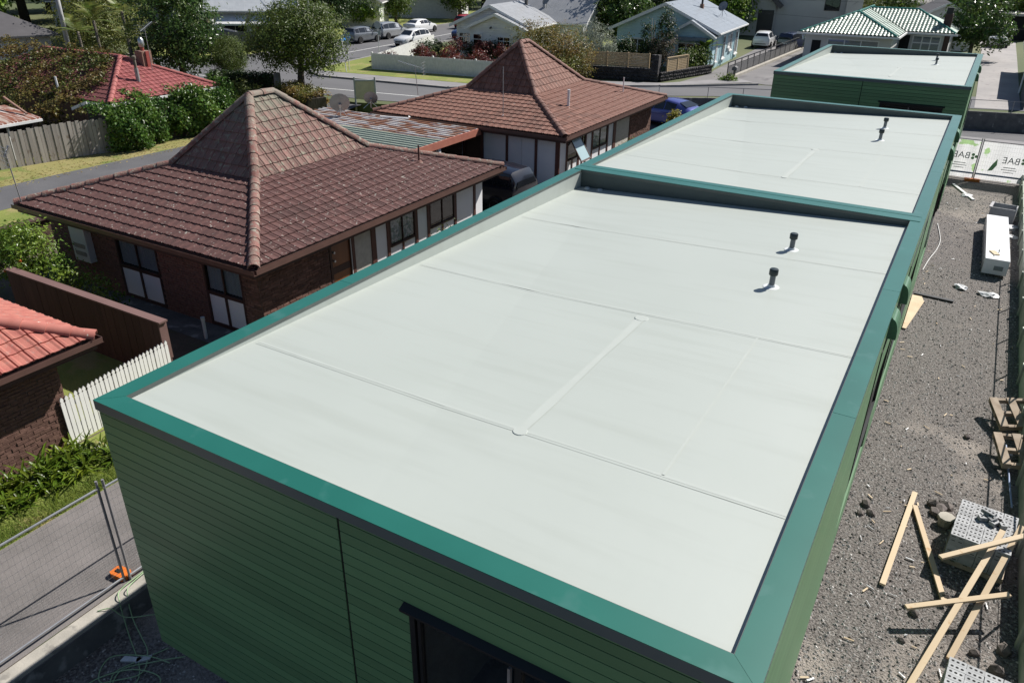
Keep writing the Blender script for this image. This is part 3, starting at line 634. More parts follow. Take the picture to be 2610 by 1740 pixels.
# ================================================================== house 2
h2, rf, low, top, hl, hu = pyramid_house('witch_hat_house', 'red-brown witch-hat tile roof house beside the carport, with open awning window', -15.25, 23.95, 10.05, 11.65, EZ, 3.2, 3.72, ((-10.2,28.85,5.68),(-10.2,29.6,5.68)), None, None)
tiled(rf, low, 'tileB', 'capB', 200, hl); tiled(rf, top, 'tileB', 'capB', 100, hu)
gutters(h2, -15.25, 23.95, -5.2, 35.6, EZ-.02)
X0, X1, Y0, Y1 = -14.7, -5.75, 24.5, 35.05
frF2 = frame3((X0,Y0,G1), (1,0,0)); frE2 = frame3((X1,Y0,G1), (0,1,0)); h = EZ-.24-G1
f2x = lambda x: x-X0; f2y = lambda y: y-Y0
panelrun(frF2, h, [(-14.7,-14.6,'b'),(-14.6,-13.6,'p'),(-13.6,-13.5,'b'),(-13.5,-12.4,'p'),(-12.4,-12.3,'b'),(-12.3,-11.4,'p'),(-11.4,-11.3,'b'),(-11.3,-10.6,'p'),(-10.6,-10.5,'b')], h2, f2x)
pobj(frF2, 'door', 'browndark', h2, (f2x(-10.5),-.08,0,f2x(-9.65),-.04,h)); pobj(frF2, 'door_jamb', 'brown', h2, (f2x(-9.65),-.06,0,f2x(-9.5),.03,h))
panelrun(frF2, h, [(-9.5,-8.35,'p'),(-8.35,-8.23,'b'),(-8.23,-7.56,'p'),(-7.545,-6.9,'p'),(-6.9,-6.78,'b'),(-6.78,-5.9,'p'),(-5.9,-5.75,'b')], h2, f2x)
panelrun(frE2, h, [(24.5,24.58,'b'),(24.58,25.2,'p'),(25.2,25.3,'b')], h2, f2y)
# open awning window
aw = window(frE2, f2y(25.3), f2y(26.35), .98, h-.02, h2, cols=1, cur=False, pane='panedark', name='awning_window')
mt = frE2 @ Matrix.Translation((f2y(25.35),.04,h-.07)) @ Matrix.Rotation(math.radians(33),4,'X')
sm = MB(); fbox(sm, mt, 0,-.02,-1.2,.05,.02,0); fbox(sm, mt, .9,-.02,-1.2,.95,.02,0); fbox(sm, mt, .05,-.02,-.05,.9,.02,0); fbox(sm, mt, .05,-.02,-1.2,.9,.02,-1.13); sm.obj('open_sash', 'browndark', aw)
sm = MB(); fbox(sm, mt, .05,-.004,-1.13,.9,.004,-.05); sm.obj('sash_pane', 'paneblue', aw)
pobj(frE2, 'spandrel_panel', 'panelwhite', h2, (f2y(25.3),-.06,0,f2y(25.78),-.01,.97), (f2y(25.85),-.06,0,f2y(26.35),-.01,.97)); pobj(frE2, 'batten', 'brown', h2, (f2y(25.78),-.06,0,f2y(25.85),.025,.97))
panelrun(frE2, h, [(26.35,26.5,'b'),(26.5,27.1,'d'),(27.1,27.2,'b'),(27.2,27.75,'p'),(27.75,27.85,'b'),(27.85,29.5,'w'),(29.5,29.6,'b'),(29.6,30.2,'p'),(30.2,30.5,'b'),(30.5,32.2,'s'),(32.2,32.3,'b')], h2, f2y)
wl = link('wall', None, h2); brick_wall(wl, frame3((X1+.02,32.3,G1),(0,1,0)), 2.75, h, (), 120)
MB().box(X0+.05,Y0+.2,G1,X1-.3,Y1,EZ-.24).obj('wall_core', 'interior', h2)
for x, y, hh, r, nm, lb in ((-6.9,27.55,.75,.065,'vent_stack','short white vent pipe on the red-brown hat roof skirt'),(-6.55,33.0,.75,.03,'vent_stack','thin white pipe near the far corner of the red-brown hat roof')):
    z = EZ+.95/3.2*((-5.2)-x); t = thing(nm, lb, 'vent pipe', (x,y,z)); MB().tube([(0,0,-.1),(0,0,hh)], r, 10).obj('stack_pipe', 'whitegloss', t, smooth=2)
    MB().prism([(-.3,-.2,.03),(.2,-.22,-.06),(.34,.05,-.1),(.1,.25,-.05),(-.22,.16,.04)],(.01,0,.02)).obj('lead_flashing', 'whitegloss', t)
t = thing('aerial_mast', 'tall thin aerial mast on the front skirt of the red-brown roof', 'mast', (-8.8,25.0,EZ+.3)); MB().tube([(0,0,-.1),(0,0,2.05)], .018, 6).obj('mast_pole', 'galvdull', t); MB().lathe([(.13,-.01),(.04,.05)],8).obj('mast_foot', 'pvc', t)
# planted strip at the corner of house 2
# ================================================================== carport between the houses
cp = thing('carport', 'low carport with rusty corrugated roof between the two hat-roof houses', 'carport')
mk('rust', (.34,.27,.23), (.19,.06,.032), rough=.7, sc=2.2, st=(.35,2.5,1), lo=.42, hi=.56, c3=(.62,.6,.58), s3=3, t3=.58, w3=.06, st3=(.3,6,1))
mk('clearlite', (.05,.065,.04), (.07,.085,.055), rough=.5, sc=3); mk('riblite', (.42,.47,.40), (.36,.41,.34), rough=.4, sc=3); mk('ribrust', (.62,.60,.58), (.34,.16,.09), rough=.6, sc=2.0, st=(.5,1,1), lo=.48, hi=.56)
mk('redbeam', (.34,.11,.075), (.40,.15,.10), rough=.7, sc=2)
def corrugated(x0, x1, y0, y1, z0, z1, pitch, amp, mat, name, parent, n=4, axis='x'):
    mb = MB(); k = int(round((y1-y0)/pitch)); vs = []; fs = []; m = 0
    for i in range(k*n+1):
        y = y0+(y1-y0)*i/(k*n); z = z0+(z1-z0)*(i/(k*n))+amp*math.sin(2*PI*i/n+.6)
        vs += [(x0,y,z),(x1,y,z)] if axis == 'x' else [(y,x0,z),(y,x1,z)]
        if i: fs.append((2*i-2,2*i-1,2*i+1,2*i))
    mb.add(vs, fs); return mb.obj(name, mat, parent, fix=False)
CZ = 2.62
MB().box(-18.2,18.75,CZ-.01,-9.35,21.3,CZ).obj('roof_sheet','clearlite',cp); MB().box(-18.2,21.3,CZ+.02,-9.35,24.0,CZ+.03).obj('roof_sheet','rust',cp)
for i in range(8): MB().prism([(-18.2,18.9+i*.31,CZ+.001),(-18.2,19.03+i*.31,CZ+.001),(-18.2,19.0+i*.31,CZ+.05),(-18.2,18.93+i*.31,CZ+.05)],(8.85,0,0)).obj('roof_rib','riblite',cp)
for i in range(9): MB().prism([(-18.2,21.36+i*.29,CZ+.031),(-18.2,21.5+i*.29,CZ+.031),(-18.2,21.46+i*.29,CZ+.075),(-18.2,21.4+i*.29,CZ+.075)],(8.85,0,0)).obj('roof_rib','ribrust',cp)
MB().box(-9.35,18.7,CZ-.22,-9.29,24.0,CZ+.06).obj('verge_beam', 'redbeam', cp)
MB().box(-18.2,18.68,CZ-.2,-9.35,18.74,CZ-.03).obj('edge_beam', 'redbeam', cp)
for y in (19.0,21.4,23.6): MB().box(-18.0,y,CZ-.2,-9.4,y+.05,CZ-.03).obj('rafter', 'redbeam', cp)
MB().box(-9.5,20.9,G1,-9.36,21.04,CZ-.22).obj('post', 'white', cp); MB().box(-9.5,19.0,G1,-9.36,19.14,CZ-.22).obj('post', 'white', cp)
MB().box(-13,22.9,G1,-12.9,24.4,CZ-.2).obj('side_wall', 'panelwhite', cp)
gd = MB()
for i in range(10): gd.box(-12.9,24.38,G1+i*.22+.005,-10.6,24.41,G1+(i+1)*.22-.005)
gd.obj('garage_door', 'browndark', cp)
t = thing('drain_pipe', 'white plastic drain pipe lying on the rusty carport roof', 'pipe', (-13.2,23.6,CZ+.09)); MB().tube([(-1.2,-.18,0),(.2,.1,.02),(.25,.1,.12)], .05, 8).obj('pipe_length', 'whitegloss', t, smooth=2)
mk('dish', (.20,.205,.215), (.23,.235,.245), rough=.5)
def sat_dish(lb, loc, az, el, r, mast=.5, grp=None):
    t = thing('satellite_dish', lb, 'satellite dish', loc, az)
    MB().tube([(0,0,-.05),(0,0,mast)], .025, 8).obj('mast', 'galv', t, smooth=2)
    MB().tube([(0,0,mast*.7),(.35,.25,-.02)], .014, 5).tube([(0,0,mast*.7),(-.35,.25,-.02)], .014, 5).obj('brace', 'galv', t)
    n = 20; pr = [(r*i/5, .22*r*(i/5)**2) for i in range(1,6)]; mb = MB(); vs = [(0,0,0)]; fs = []
    for rr, zz in pr: vs += [(rr*math.cos(2*PI*k/n), rr*1.08*math.sin(2*PI*k/n), zz) for k in range(n)]
    fs += [(0,1+k,1+(k+1)%n) for k in range(n)]
    for i in range(4): fs += [(1+i*n+k,1+(i+1)*n+k,1+(i+1)*n+(k+1)%n,1+i*n+(k+1)%n) for k in range(n)]
    mb.add(vs, fs); mt = Matrix.Translation((0,0,mast+.02)) @ Matrix.Rotation(PI/2-el,4,'X')
    link('reflector', mb.mesh('reflector','dish',smooth=True), t, mat=mt)
    MB().box(-.06,-.06,-.12,.06,.06,-.005).obj('bracket', 'galvdull', t).matrix_local = mt
    MB().tube([(0,-r*.95,.05),(0,-r*.5,r*.9)], .012, 5).obj('feed_arm', 'galvdull', t).matrix_local = mt
    return t
sat_dish('large grey satellite dish standing on the rusty carport roof', (-15.95,22.5,CZ+.06), 3.9, math.radians(28), .46, .55)
sat_dish('smaller grey satellite dish by the eave of the red-brown hat roof', (-15.9,24.6,CZ+.2), 3.8, math.radians(28), .33, .35)
# TV aerial at the left corner of house 2
def yagi(lb, loc, az, hm, ln=1.5, tilt=0, lean=0):
    t = thing('tv_aerial', lb, 'aerial', loc, az); top_ = V((lean,0,hm))
    MB().tube([(0,0,-.1), top_], .016, 6).obj('mast', 'galvdull', t)
    d = V((math.cos(tilt),0,math.sin(tilt)))
    MB().tube([top_-d*ln*.35, top_+d*ln*.65], .014, 5).obj('boom', 'galv', t)
    for i in range(11):
        p = top_+d*ln*(-.2+.82*i/10); MB().tube([p-V((0,.16,0)), p+V((0,.16,0))], .007, 4).obj('element', 'galv', t)
    for k in range(5):
        p = top_-d*ln*.34+V((0,0,-.28+.14*k)); MB().tube([p-V((0,.32,0)), p+V((0,.32,0))], .008, 4).obj('reflector_rod', 'galv', t)
    MB().tube([top_-d*ln*.34+V((0,0,-.3)), top_-d*ln*.34+V((0,0,.3))], .009, 4).obj('reflector_spine', 'galv', t)
    return t
yagi('tv aerial on thin mast at the left corner of the red-brown roof', (-14.6,26.6,3.3), math.radians(200), 1.25, 1.3, .25, .1)
yagi('tv aerial on a tall leaning pole at the corner of the mossy roof', (-14.6,7.1,2.8), math.radians(80), 1.5, .35, 1.0, -.05)
# ================================================================== house 3 (near left, red tiles)
h3 = thing('red_tile_brick_house', 'brown brick house with salmon red tile roof beside the white pickets', 'house')
rf = link('roof', None, h3); ex, ey, ez = -4.93, 2.93, 2.75
p = 4.6; hz = ez+p*.42
tiled(rf, [([(ex,-10,ez),(ex,ey,ez),(ex-p,ey-p,hz),(ex-p,-10,hz)],True),([(ex,ey,ez),(ex-2*p,ey,ez),(ex-p,ey-p,hz)],True)], 'tileC', 'capC', 300, [((ex,ey,ez),(ex-p,ey-p,hz))])
MB().box(ex-.02,-10,ez-.13,ex+.08,ey+.1,ez-.115).box(ex+.068,-10,ez-.115,ex+.08,ey+.1,ez-.02).box(ex-9,ey+.088,ez-.115,ex+.08,ey+.1,ez-.02).box(ex-9,ey,ez-.13,ex-.02,ey+.1,ez-.115).obj('gutter', 'gutter', h3)
MB().box(ex-.05,-10,ez-.25,ex-.02,ey,ez+.0).box(ex-9,ey-.03,ez-.25,ex-.05,ey,ez).obj('fascia', 'browndark', h3); MB().box(ex-9,-10,ez-.28,ex-.04,ey-.02,ez-.25).obj('soffit', 'soffit', h3)
wl = link('wall', None, h3); WX3 = -5.47
brick_wall(wl, frame3((WX3,-2.6,G1),(0,1,0)), 4.9, 2.05, (), 300)
wl = link('wall', None, h3); brick_wall(wl, frame3((WX3,2.3,G1),(-1,0,0)), 3.5, 2.05, (), 0)
MB().box(-14,-10,G1,WX3-.1,2.2,2.5).obj('wall_core', 'brickA', h3)
# ---- picket fence
pf = thing('picket_fence', 'white timber picket fence joining the brick house to the dark timber fence', 'fence')
pm = MB(); wdp = .042; prof = [(-wdp,0),(wdp,0),(wdp,1.0),(wdp*.55,1.015),(wdp*.95,1.05),(wdp*.75,1.085),(0,1.13),(-wdp*.75,1.085),(-wdp*.95,1.05),(-wdp*.55,1.015),(-wdp,1.0)]
pm.prism([(0,a,b) for a,b in prof],(.02,0,0)); pmesh = pm.mesh('picket','white')
a, b = V((-5.42,2.2,G1)), V((-5.78,4.92,G1)); n = 27; d = (b-a); ang = math.atan2(d.y,d.x)-PI/2
for i in range(n): link('picket', pmesh, pf, a+d*(i/(n-1))+V((0,0,R.uniform(-.006,.006))), (R.uniform(-.008,.008),0,ang))
for z in (.28,.86): MB().bar(a+V((-.03,0,z)), b+V((-.03,0,z)), .04,.08).obj('rail', 'white', pf)
# ---- dark timber fence
mk('darktimber', (.062,.032,.026), (.085,.045,.036), rough=.8, sc=3, st=(1,1,.15), rnd=.14)
mk('captimber', (.15,.085,.078), (.18,.105,.095), rough=.7, sc=4, st=(.15,1,1), rnd=.05)
tf = thing('timber_fence', 'tall dark brown board fence with flat cap in front of the hat-roof house', 'fence')
yb = 5.0; zt = 2.02
bm_ = MB().box(0,-.012,0,.142,.012,zt-G1-.03).mesh('fence_board','darktimber'); x = -12.0
while x < -5.95: link('fence_board', bm_, tf, (x,yb-.05+R.uniform(-.004,.004),G1)); x += .146
for s in range(3): MB().box(-12+s*2.05,yb-.11,zt-.03,-12+(s+1)*2.05-.003+(.06 if s == 2 else 0),yb+.11,zt+.012).obj('fence_cap', 'captimber', tf)
for x in (-12,-9.9,-7.9,-5.9): MB().box(x-.05,yb-.03,G1,x+.05,yb+.07,zt-.03).obj('post', 'captimber', tf)
MB().box(-5.88,yb-.10,1.05,-5.84,yb+.10,zt-.03).obj('end_board', 'captimber', tf)
# dark low fence at far left by the lawn
t = thing('low_timber_fence', 'low dark fence with flat cap between the lawn and the citrus tree', 'fence')
MB().box(-17.1,6.4,G1,-17.0,11.4,1.42).obj('board_face', 'darktimber', t); MB().box(-17.2,6.4,1.42,-16.9,11.4,1.5).obj('fence_cap', 'darktimber', t); MB().box(-17.0,11.1,G1,-14.6,11.2,1.5).obj('board_face', 'brown', t)
# ================================================================== retaining wall + site fence (near left)
rw = MB(); rw.box(-.98,-12,-.3,-.72,36,G1+.03); o_ = rw.obj('retaining_wall', 'conc', label='pale concrete retaining wall between the driveway and the building', category='retaining wall')
rwf = MB(); rwf.box(-.722,-12,-.3,-.70,36,G1-.03); c_ = rwf.obj('rough_face', 'concdark', o_)  # rough face; its shade is painted in as darker concrete
def site_fence(lb, a, b, h, grp, wires=True):
    t = thing('site_fence_panel', lb, 'fence panel', group=grp); a, b = V(a), V(b); d = (b-a).normalized(); u = V((0,0,1))
    for p, q, nm in ((a+u*.08,b+u*.08,'bottom_rail'),(a+u*h,b+u*h,'top_rail')): MB().tube([p-d*.02,q+d*.02], .02, 8).obj(nm, 'galv', t, smooth=2)
    for p in (a,b): MB().tube([p+u*-.02,p+u*(h+.14)], .021, 8).obj('upright', 'galvdull', t, smooth=2)
    wm = MB(); ln = (b-a).length; k = 13
    for i in range(1,k): z = .08+(h-.08)*i/k; wm.tube([a+u*z,b+u*z], .0024, 3, cap=False)
    n = int(ln/.075)
    for i in range(1,n): p = a+(b-a)*i/n; wm.tube([p+u*.08,p+u*h], .0010, 3, cap=False)
    wm.obj('wire_mesh', 'wire', t, fix=False, kind='stuff'); return t
zb_ = G1+.02
site_fence('site fence panel of thin wire in steel tube, left of the fence foot', (-1.1,-2.9,zb_), (-1.09,.28,zb_), 1.86, 'wire site fence panels')
site_fence('site fence panel of thin wire running behind the green building corner', (-1.05,.36,zb_), (-1.02,3.6,zb_), 1.86, 'wire site fence panels')
ft = thing('fence_foot', 'orange plastic fence foot on the driveway edge', 'fence foot', (-1.2,.34,G1), .1, sc=.72); fb = MB(); fb.prism([(-.3,-.1,0),(-.22,-.14,0),(.1,-.14,0),(.16,-.06,0),(.16,.1,0),(.08,.15,0),(-.22,.15,0),(-.3,.1,0)],(0,0,.13)); fb.obj('foot_block', 'orange', ft)
MB().box(-.2,-.04,.13,-.05,.04,.15).obj('foot_slot', 'hole', ft)
# green cables
def spline(pts, n=8):
    out = []
    for i in range(len(pts)-1):
        p0, p1, p2, p3 = [V(pts[max(0,min(len(pts)-1,i+k))]) for k in (-1,0,1,2)]
        for j in range(n):
            t = j/n; out.append(.5*((2*p1)+(p2-p0)*t+(2*p0-5*p1+4*p2-p3)*t*t+(3*p1-p0-3*p2+p3)*t**3))
    out.append(V(pts[-1])); return out
cbl = [[(-1.0,1.2,.52),(-.95,.6,.54),(-.92,.1,.52),(-.75,-.05,.5),(-.62,-.12,.2),(-.45,-.2,.02),(.2,-.5,.02),(.35,-.75,.02),(-.1,-.95,.03),(-.35,-.6,.03),(.1,-.3,.03),(.5,-.2,.02)],
 [(-.98,1.0,.52),(-.88,.3,.54),(-.76,.1,.5),(-.6,.0,.15),(-.3,-.1,.02),(.05,-.25,.02),(.3,-.55,.03),(0,-.9,.02),(-.3,-1.3,.02)],
 [(-.86,-.35,.49),(-.72,-.22,.5),(-.6,-.1,.28),(-.4,.15,.2),(-.2,.5,.1),(-.1,.9,.05)],
 [(.25,-.02,.02),(.1,-.35,.02),(-.05,-.75,.02),(.3,-1.0,.02),(.75,-.8,.02),(.6,-.45,.02),(.1,-.6,.04),(-.2,-1.1,.03),(.2,-1.5,.02)],
 [(.6,.0,.02),(.3,-.3,.03),(0,-.7,.03),(.45,-1.15,.03),(.9,-.9,.02),(1.0,-.4,.02)]]
for i, q in enumerate(cbl):
    lb = ['green cable looped over the concrete wall and coiled on the ground','green cable hanging double from the wall top to the dark gravel','green cable sagging low from the wall toward the building side','green cable coil lying loose on the dark gravel','green cable running under the corner of the green wall'][i]
    MB().tube(spline(q), .0085, 5).obj('green_cable', 'cable', smooth=True, label=lb, category='cable', group='green cables by the wall')
for i, (x, y, rz, s, lb) in enumerate(((-.05,-.45,.5,.16,'small pale scrap of board among the green cables'),(.45,-1.0,.5,.2,'flat grey plastic offcut beside the cable coil'),(.1,-.35,.9,.12,'curled white plastic strip by the cable coil'))):
    q = MB(); q.prism([(-s,-.04,0),(s*.7,-.05,0),(s,.03,0),(-s*.8,.05,0)],(0,0,.03)); q.obj('offcut', 'bag', loc=(x,y,0.002), rot=rz, label=lb, category='scrap')
# ================================================================== building site, right side
_pre = set(D.objects)
def blob(r, seed, sub=1, sq=(1,1,.7), amp=.25):
    bm = bmesh.new(); bmesh.ops.create_icosphere(bm, subdivisions=sub, radius=r); q = random.Random(seed)
    for v in bm.verts:
        k = 1+q.uniform(-amp,amp); v.co = V((v.co.x*sq[0]*k, v.co.y*sq[1]*k, v.co.z*sq[2]*k))
    vs = [v.co[:] for v in bm.verts]; fs = [tuple(v.index for v in f.verts) for f in bm.faces]; bm.free(); return vs, fs
SHP = []
for k in range(8):
    q = random.Random(k); SHP.append(([(q.uniform(.7,1.1),q.uniform(-.3,.3),0),(q.uniform(-.3,.3),q.uniform(.6,1),.1),(-q.uniform(.7,1.1),q.uniform(-.3,.3),0),(q.uniform(-.3,.3),-q.uniform(.6,1),.05),(q.uniform(-.3,.3),q.uniform(-.3,.3),q.uniform(.55,.9))],[(0,1,4),(1,2,4),(2,3,4),(3,0,4)]))
def scatter_stones(name, n, fn, zf, smin, smax):
    mb = MB()
    for i in range(n):
        x, y = fn(); s = smin+(smax-smin)*R.random()**3; vs, fs = SHP[R.randrange(8)]; a = R.uniform(0,2*PI); c, sn = math.cos(a)*s, math.sin(a)*s
        z = zf(x,y); mb.add([(x+c*p[0]-sn*p[1], y+sn*p[0]+c*p[1], z-.004+p[2]*s*.9) for p in vs], fs)
    return mb.obj(name, 'stone', fix=False, kind='stuff', label='grey crushed gravel stones covering the building site', category='gravel')
def gpos():
    while True:
        y = 3.5+32*R.random()**1.7; x = R.uniform(8.64,11.6)
        return x, y
scatter_stones('gravel_stones', 26000, gpos, lambda x,y: 0, .015, .046)
_keep = scatter_stones('gravel_stones_shade', 2600, lambda: (R.uniform(-.68,3.2), R.uniform(-2.6,.05)), lambda x,y: 0, .010, .035)
vs = []; fs = []; q = random.Random(17); dm = MB()
for _ in range(130):
    x, y = q.uniform(8.75,11.5), 4+30*q.random()**1.5; a = q.uniform(0,3.14); ln = q.uniform(.015,.08); wd = q.uniform(.005,.014); c, s_ = math.cos(a), math.sin(a)
    dm.prism([(x-c*ln+s_*wd,y-s_*ln-c*wd,.02),(x+c*ln+s_*wd,y+s_*ln-c*wd,.02),(x+c*ln-s_*wd,y+s_*ln+c*wd,.025),(x-c*ln-s_*wd,y-s_*ln+c*wd,.025)],(0,0,.012), q.choice([0,0,1,0,1]))
dm.obj('debris', ['timber','bag','bannerblue'], fix=False, kind='stuff', label='small timber and plastic scraps strewn over the gravel', category='debris')
def plank(a, b, w_=.09, h_=.045, mat='timber', nm='timber_plank', lb='', grp=None):
    a, b = V(a), V(b); d = b-a; ln = d.length; mb = MB().box(-w_/2,-h_/2,0,w_/2,h_/2,ln)
    q = d.to_track_quat('Z','Y'); o = mb.obj(nm, mat, label=lb, category='plank'); o.location = a
    zx = d.normalized(); sx = zx.cross(V((0,0,1))).normalized(); yy = zx.cross(sx)
    o.matrix_world = Matrix(((sx.x,yy.x,zx.x,a.x),(sx.y,yy.y,zx.y,a.y),(sx.z,yy.z,zx.z,a.z),(0,0,0,1)))
    if grp: o['group'] = grp
    return o
gp = 'pale timber planks on the gravel'
plank((9.79,10.15,.05),(9.57,7.1,.05), .095,.045, lb='pale plank lying flat on gravel, closest to the green wall', grp=gp)
plank((9.83,9.68,.06),(10.52,7.14,.08), lb='brownish plank on gravel with its tip under the leftmost pale plank', grp=gp)
plank((11.17,8.75,.72),(10.15,4.9,.10), lb='longest pale plank leaning down from the brick pallet to the frame edge', grp=gp)
plank((11.45,9.0,.76),(10.66,5.9,.10), lb='pale plank leaning off the pallet top right beside the long one', grp=gp)
plank((9.95,6.42,.33),(11.34,7.35,.52), .09,.045, lb='plank laid across the two leaning planks, away from the pallet', grp=gp)
plank((10.28,7.45,.72),(11.7,8.85,.86), .09,.045, lb='plank laid across the two leaning planks at the brick pallet top', grp=gp)
plank((8.72,21.3,.03),(9.84,21.2,.04), .14,.05, 'darkplank', lb='black plank lying on gravel against the green wall')
plank((8.92,36.4,.04),(9.86,34.0,.04), .12,.05, 'whitegloss', lb='white narrow board lying near the printed hoarding')
o_ = MB(); o_.prism([(8.68,18.3,.03),(8.78,18.3,.03),(9.05,20.6,.06),(8.95,21.0,.06),(8.68,21.0,.06)],(0,0,.02)); o_.obj('ply_offcut', 'timber', label='pale plywood offcuts lying at the foot of the green wall', category='plywood')
# ---- brick pallets
def paver_mesh():
    mb = MB().box(-.112,-.052,0,.112,.052,.074)
    for x in (-.065,0,.065):
        q = [(x+.022*math.cos(t),.02*math.sin(t),.0746) for t in [k*PI/4 for k in range(8)]]; mb.poly(q, 1)
    for x in (-.055,.055):
        mb.poly([(x-.03,-.0526,.030),(x+.03,-.0526,.030),(x+.03,-.0526,.044),(x-.03,-.0526,.044)],1)
    return mb.mesh('brick', ['paver','hole'], fix=False)
def fixn(me):
    return me
PV = paver_mesh()
def brick_pallet(lb, loc, rot, layers=7, turn=()):
    t = thing('brick_pallet', lb, 'brick pallet', loc, rot, group='pallets of grey bricks')
    for i in range(5): MB().box(-.48+i*.205,-.6,.10,-.48+i*.205+.14,.6,.122).obj('deck_board', 'palletwood', t)
    for y in (-.56,0,.56): MB().box(-.48,y-.045,0.02,.48,y+.045,.098).obj('bearer', 'palletwood', t)
    for l in range(layers):
        z = .124+l*.0755
        for r in range(11):
            y = -.545+r*.109
            for c in range(4):
                x = -.345+c*.23
                edge = l == layers-1 or r in (0,10) or c in (0,3)
                if not edge: continue
                a = 0
                link('brick', PV, t, (x+R.uniform(-.004,.004), y+R.uniform(-.002,.002), z), (0,0,(PI if R.random()<.5 else 0)+R.uniform(-.02,.02)))
    return t
brick_pallet('pallet of grey holed bricks topped with loose bricks, under the crossed planks', (10.92,8.85,0), -.10)
brick_pallet('pallet of grey holed bricks at the bottom frame edge', (10.98,4.72,0), -.08)
for i, (x, y, z, rz, rx) in enumerate(((10.90,9.02,.66,.4,0),(10.98,9.05,.70,-.9,.35),(11.06,8.98,.66,1.0,0),(10.94,9.12,.735,-.5,.1),(11.16,9.0,.66,1.9,0))):
    link('loose_brick', PV, None, (x,y,z), (rx,0,rz), label='loose grey brick heaped on top of the brick pallet', category='brick', group='loose bricks heaped on the pallet')
# ---- wooden pallets against the wall
def pallet(lb, loc, rot):
    t = thing('wooden_pallet', lb, 'pallet', loc, 0, group='grey wooden pallets by the wall'); t.rotation_euler = rot
    for i in range(4): MB().box(-.6+i*.35,-.5,.12,-.6+i*.35+.16,.5,.14).obj('deck_board', 'palletwood', t)
    for y in (-.46,0,.46): MB().box(-.6,y-.04,.02,.62,y+.04,.12).obj('bearer', 'palletwood', t)
    for i in range(3): MB().box(-.6+i*.5,-.5,0,-.6+i*.5+.12,.5,.02).obj('base_board', 'palletwood', t)
    return t
pallet('wooden pallet by the wall, further from the brick pallets', (11.62,14.1,.30), (math.radians(10),math.radians(-8),.28)); pallet('wooden pallet by the wall, nearer the brick pallets', (11.72,12.45,.28), (math.radians(9),math.radians(-6),.22))
# ---- long white pack
wp = thing('wrapped_panel_pack', 'long white wrapped panel pack lying on the gravel', 'panel pack', (10.78,27.0,0), .02)
MB().box(-.36,-2.75,.10,.36,2.75,.62).obj('wrapped_panels', 'whitegloss', wp)
for i in range(9): MB().box(-.372,-2.55+i*.6,.16,-.361,-2.25+i*.6,.34).obj('side_slot', 'galvdull', wp)
for y in (-2.3,0,2.3): MB().box(-.36,y-.05,0,.36,y+.05,.10).obj('bearer', 'palletwood', wp)
MB().box(-.05,-2.762,.25,.22,-2.751,.40).obj('printed_label', 'bannerink', wp)
t = thing('board_scrap', 'small brown scrap lying on top of the white panel pack', 'scrap', (10.72,24.9,.625), .4); MB().box(-.09,-.2,0,.09,.2,.03).obj('scrap_piece','timber',t); MB().tube([(-.15,-.3,.01),(.2,.1,.03),(.32,.4,.02)],.012,5).obj('scrap_strap','bannerink',t)
t = thing('storage_bin', 'grey open plastic bin standing behind the white panel pack', 'bin', (10.95,31.4,0), -.1)
MB().box(-.45,-.4,0,-.41,.4,.6).box(.41,-.4,0,.45,.4,.6).box(-.41,-.4,0,.41,-.36,.6).box(-.41,.36,0,.41,.4,.6).box(-.41,-.36,0,.41,.36,.04).obj('bin_shell', 'paver', t); MB().box(-.5,-.44,.56,-.40,.44,.62).obj('bin_rim','galvdull',t)
for i, (x, y, s, lb) in enumerate(((11.25,29.2,.22,'crumpled white plastic bag by the white pack end'),(11.3,30.4,.26,'crumpled white plastic heap beside the grey bin'),(9.95,22.6,.2,'flat white plastic sheet on gravel before the white pack'),(10.75,22.4,.22,'white plastic scrap on gravel near the wall shadow'),(9.6,34.6,.2,'white plastic litter near the hoarding foot'))):
    vs, fs = blob(s, i, 2, (1.2,.9,.35), .35); MB().add(vs, fs).obj('plastic_sheet', 'bag', loc=(x,y,s*.15), rot=i, label=lb, category='plastic')
for i, (x, y, s) in enumerate(((10.16,9.95,.13),(10.28,9.85,.15),(10.36,10.0,.14),(10.32,9.65,.12),(10.2,9.72,.13),(10.45,9.75,.1),(9.0,9.3,.11),(9.12,9.05,.09),(8.95,8.95,.08),(10.1,6.7,.09),(10.55,7.3,.12),(10.6,13.0,.09),(10.0,6.0,.07),(11.4,6.6,.14),(11.3,6.1,.13),(11.0,6.3,.1))):
    vs, fs = blob(s, i+30, 1, (1.1,.85,.75), .2); MB().add(vs, fs).obj('rock', 'rock', loc=(x,y,s*.35), rot=i*1.3, label=['brown rock in the small rock heap beside the plank ends','brown rock lying on the gravel'][0 if i<6 else 1], category='rock', group='rocks in the small heap' if i<6 else 'single rocks on the gravel')
t = thing('concrete_lump', 'broken pale concrete lump beside the brown rock heap', 'concrete', (10.38,9.45,0), .4); MB().lathe([(.12,0),(.13,.1),(.16,.16),(.15,.2)],9).obj('lump_body','conc',t)
t = thing('striped_pole', 'thin blue and white pole lying along the wall foot', 'pole', (11.33,12.9,.12)); MB().tube([(0,0,0),(.12,-2.4,.02)], .018, 6).obj('pole_tube','bannerblue',t); MB().box(-.1,-.5,-.02,.12,-.25,.05).obj('pole_rag','bag',t)
MB().tube(spline([(8.78,29.5,.03),(9.02,27.5,.03),(9.0,26.2,.03),(8.85,24.9,.03),(8.75,23.6,.03)]), .014, 5).obj('pale_cord', 'linepaint', smooth=True, label='pale cord lying on the gravel along the green wall', category='cord')
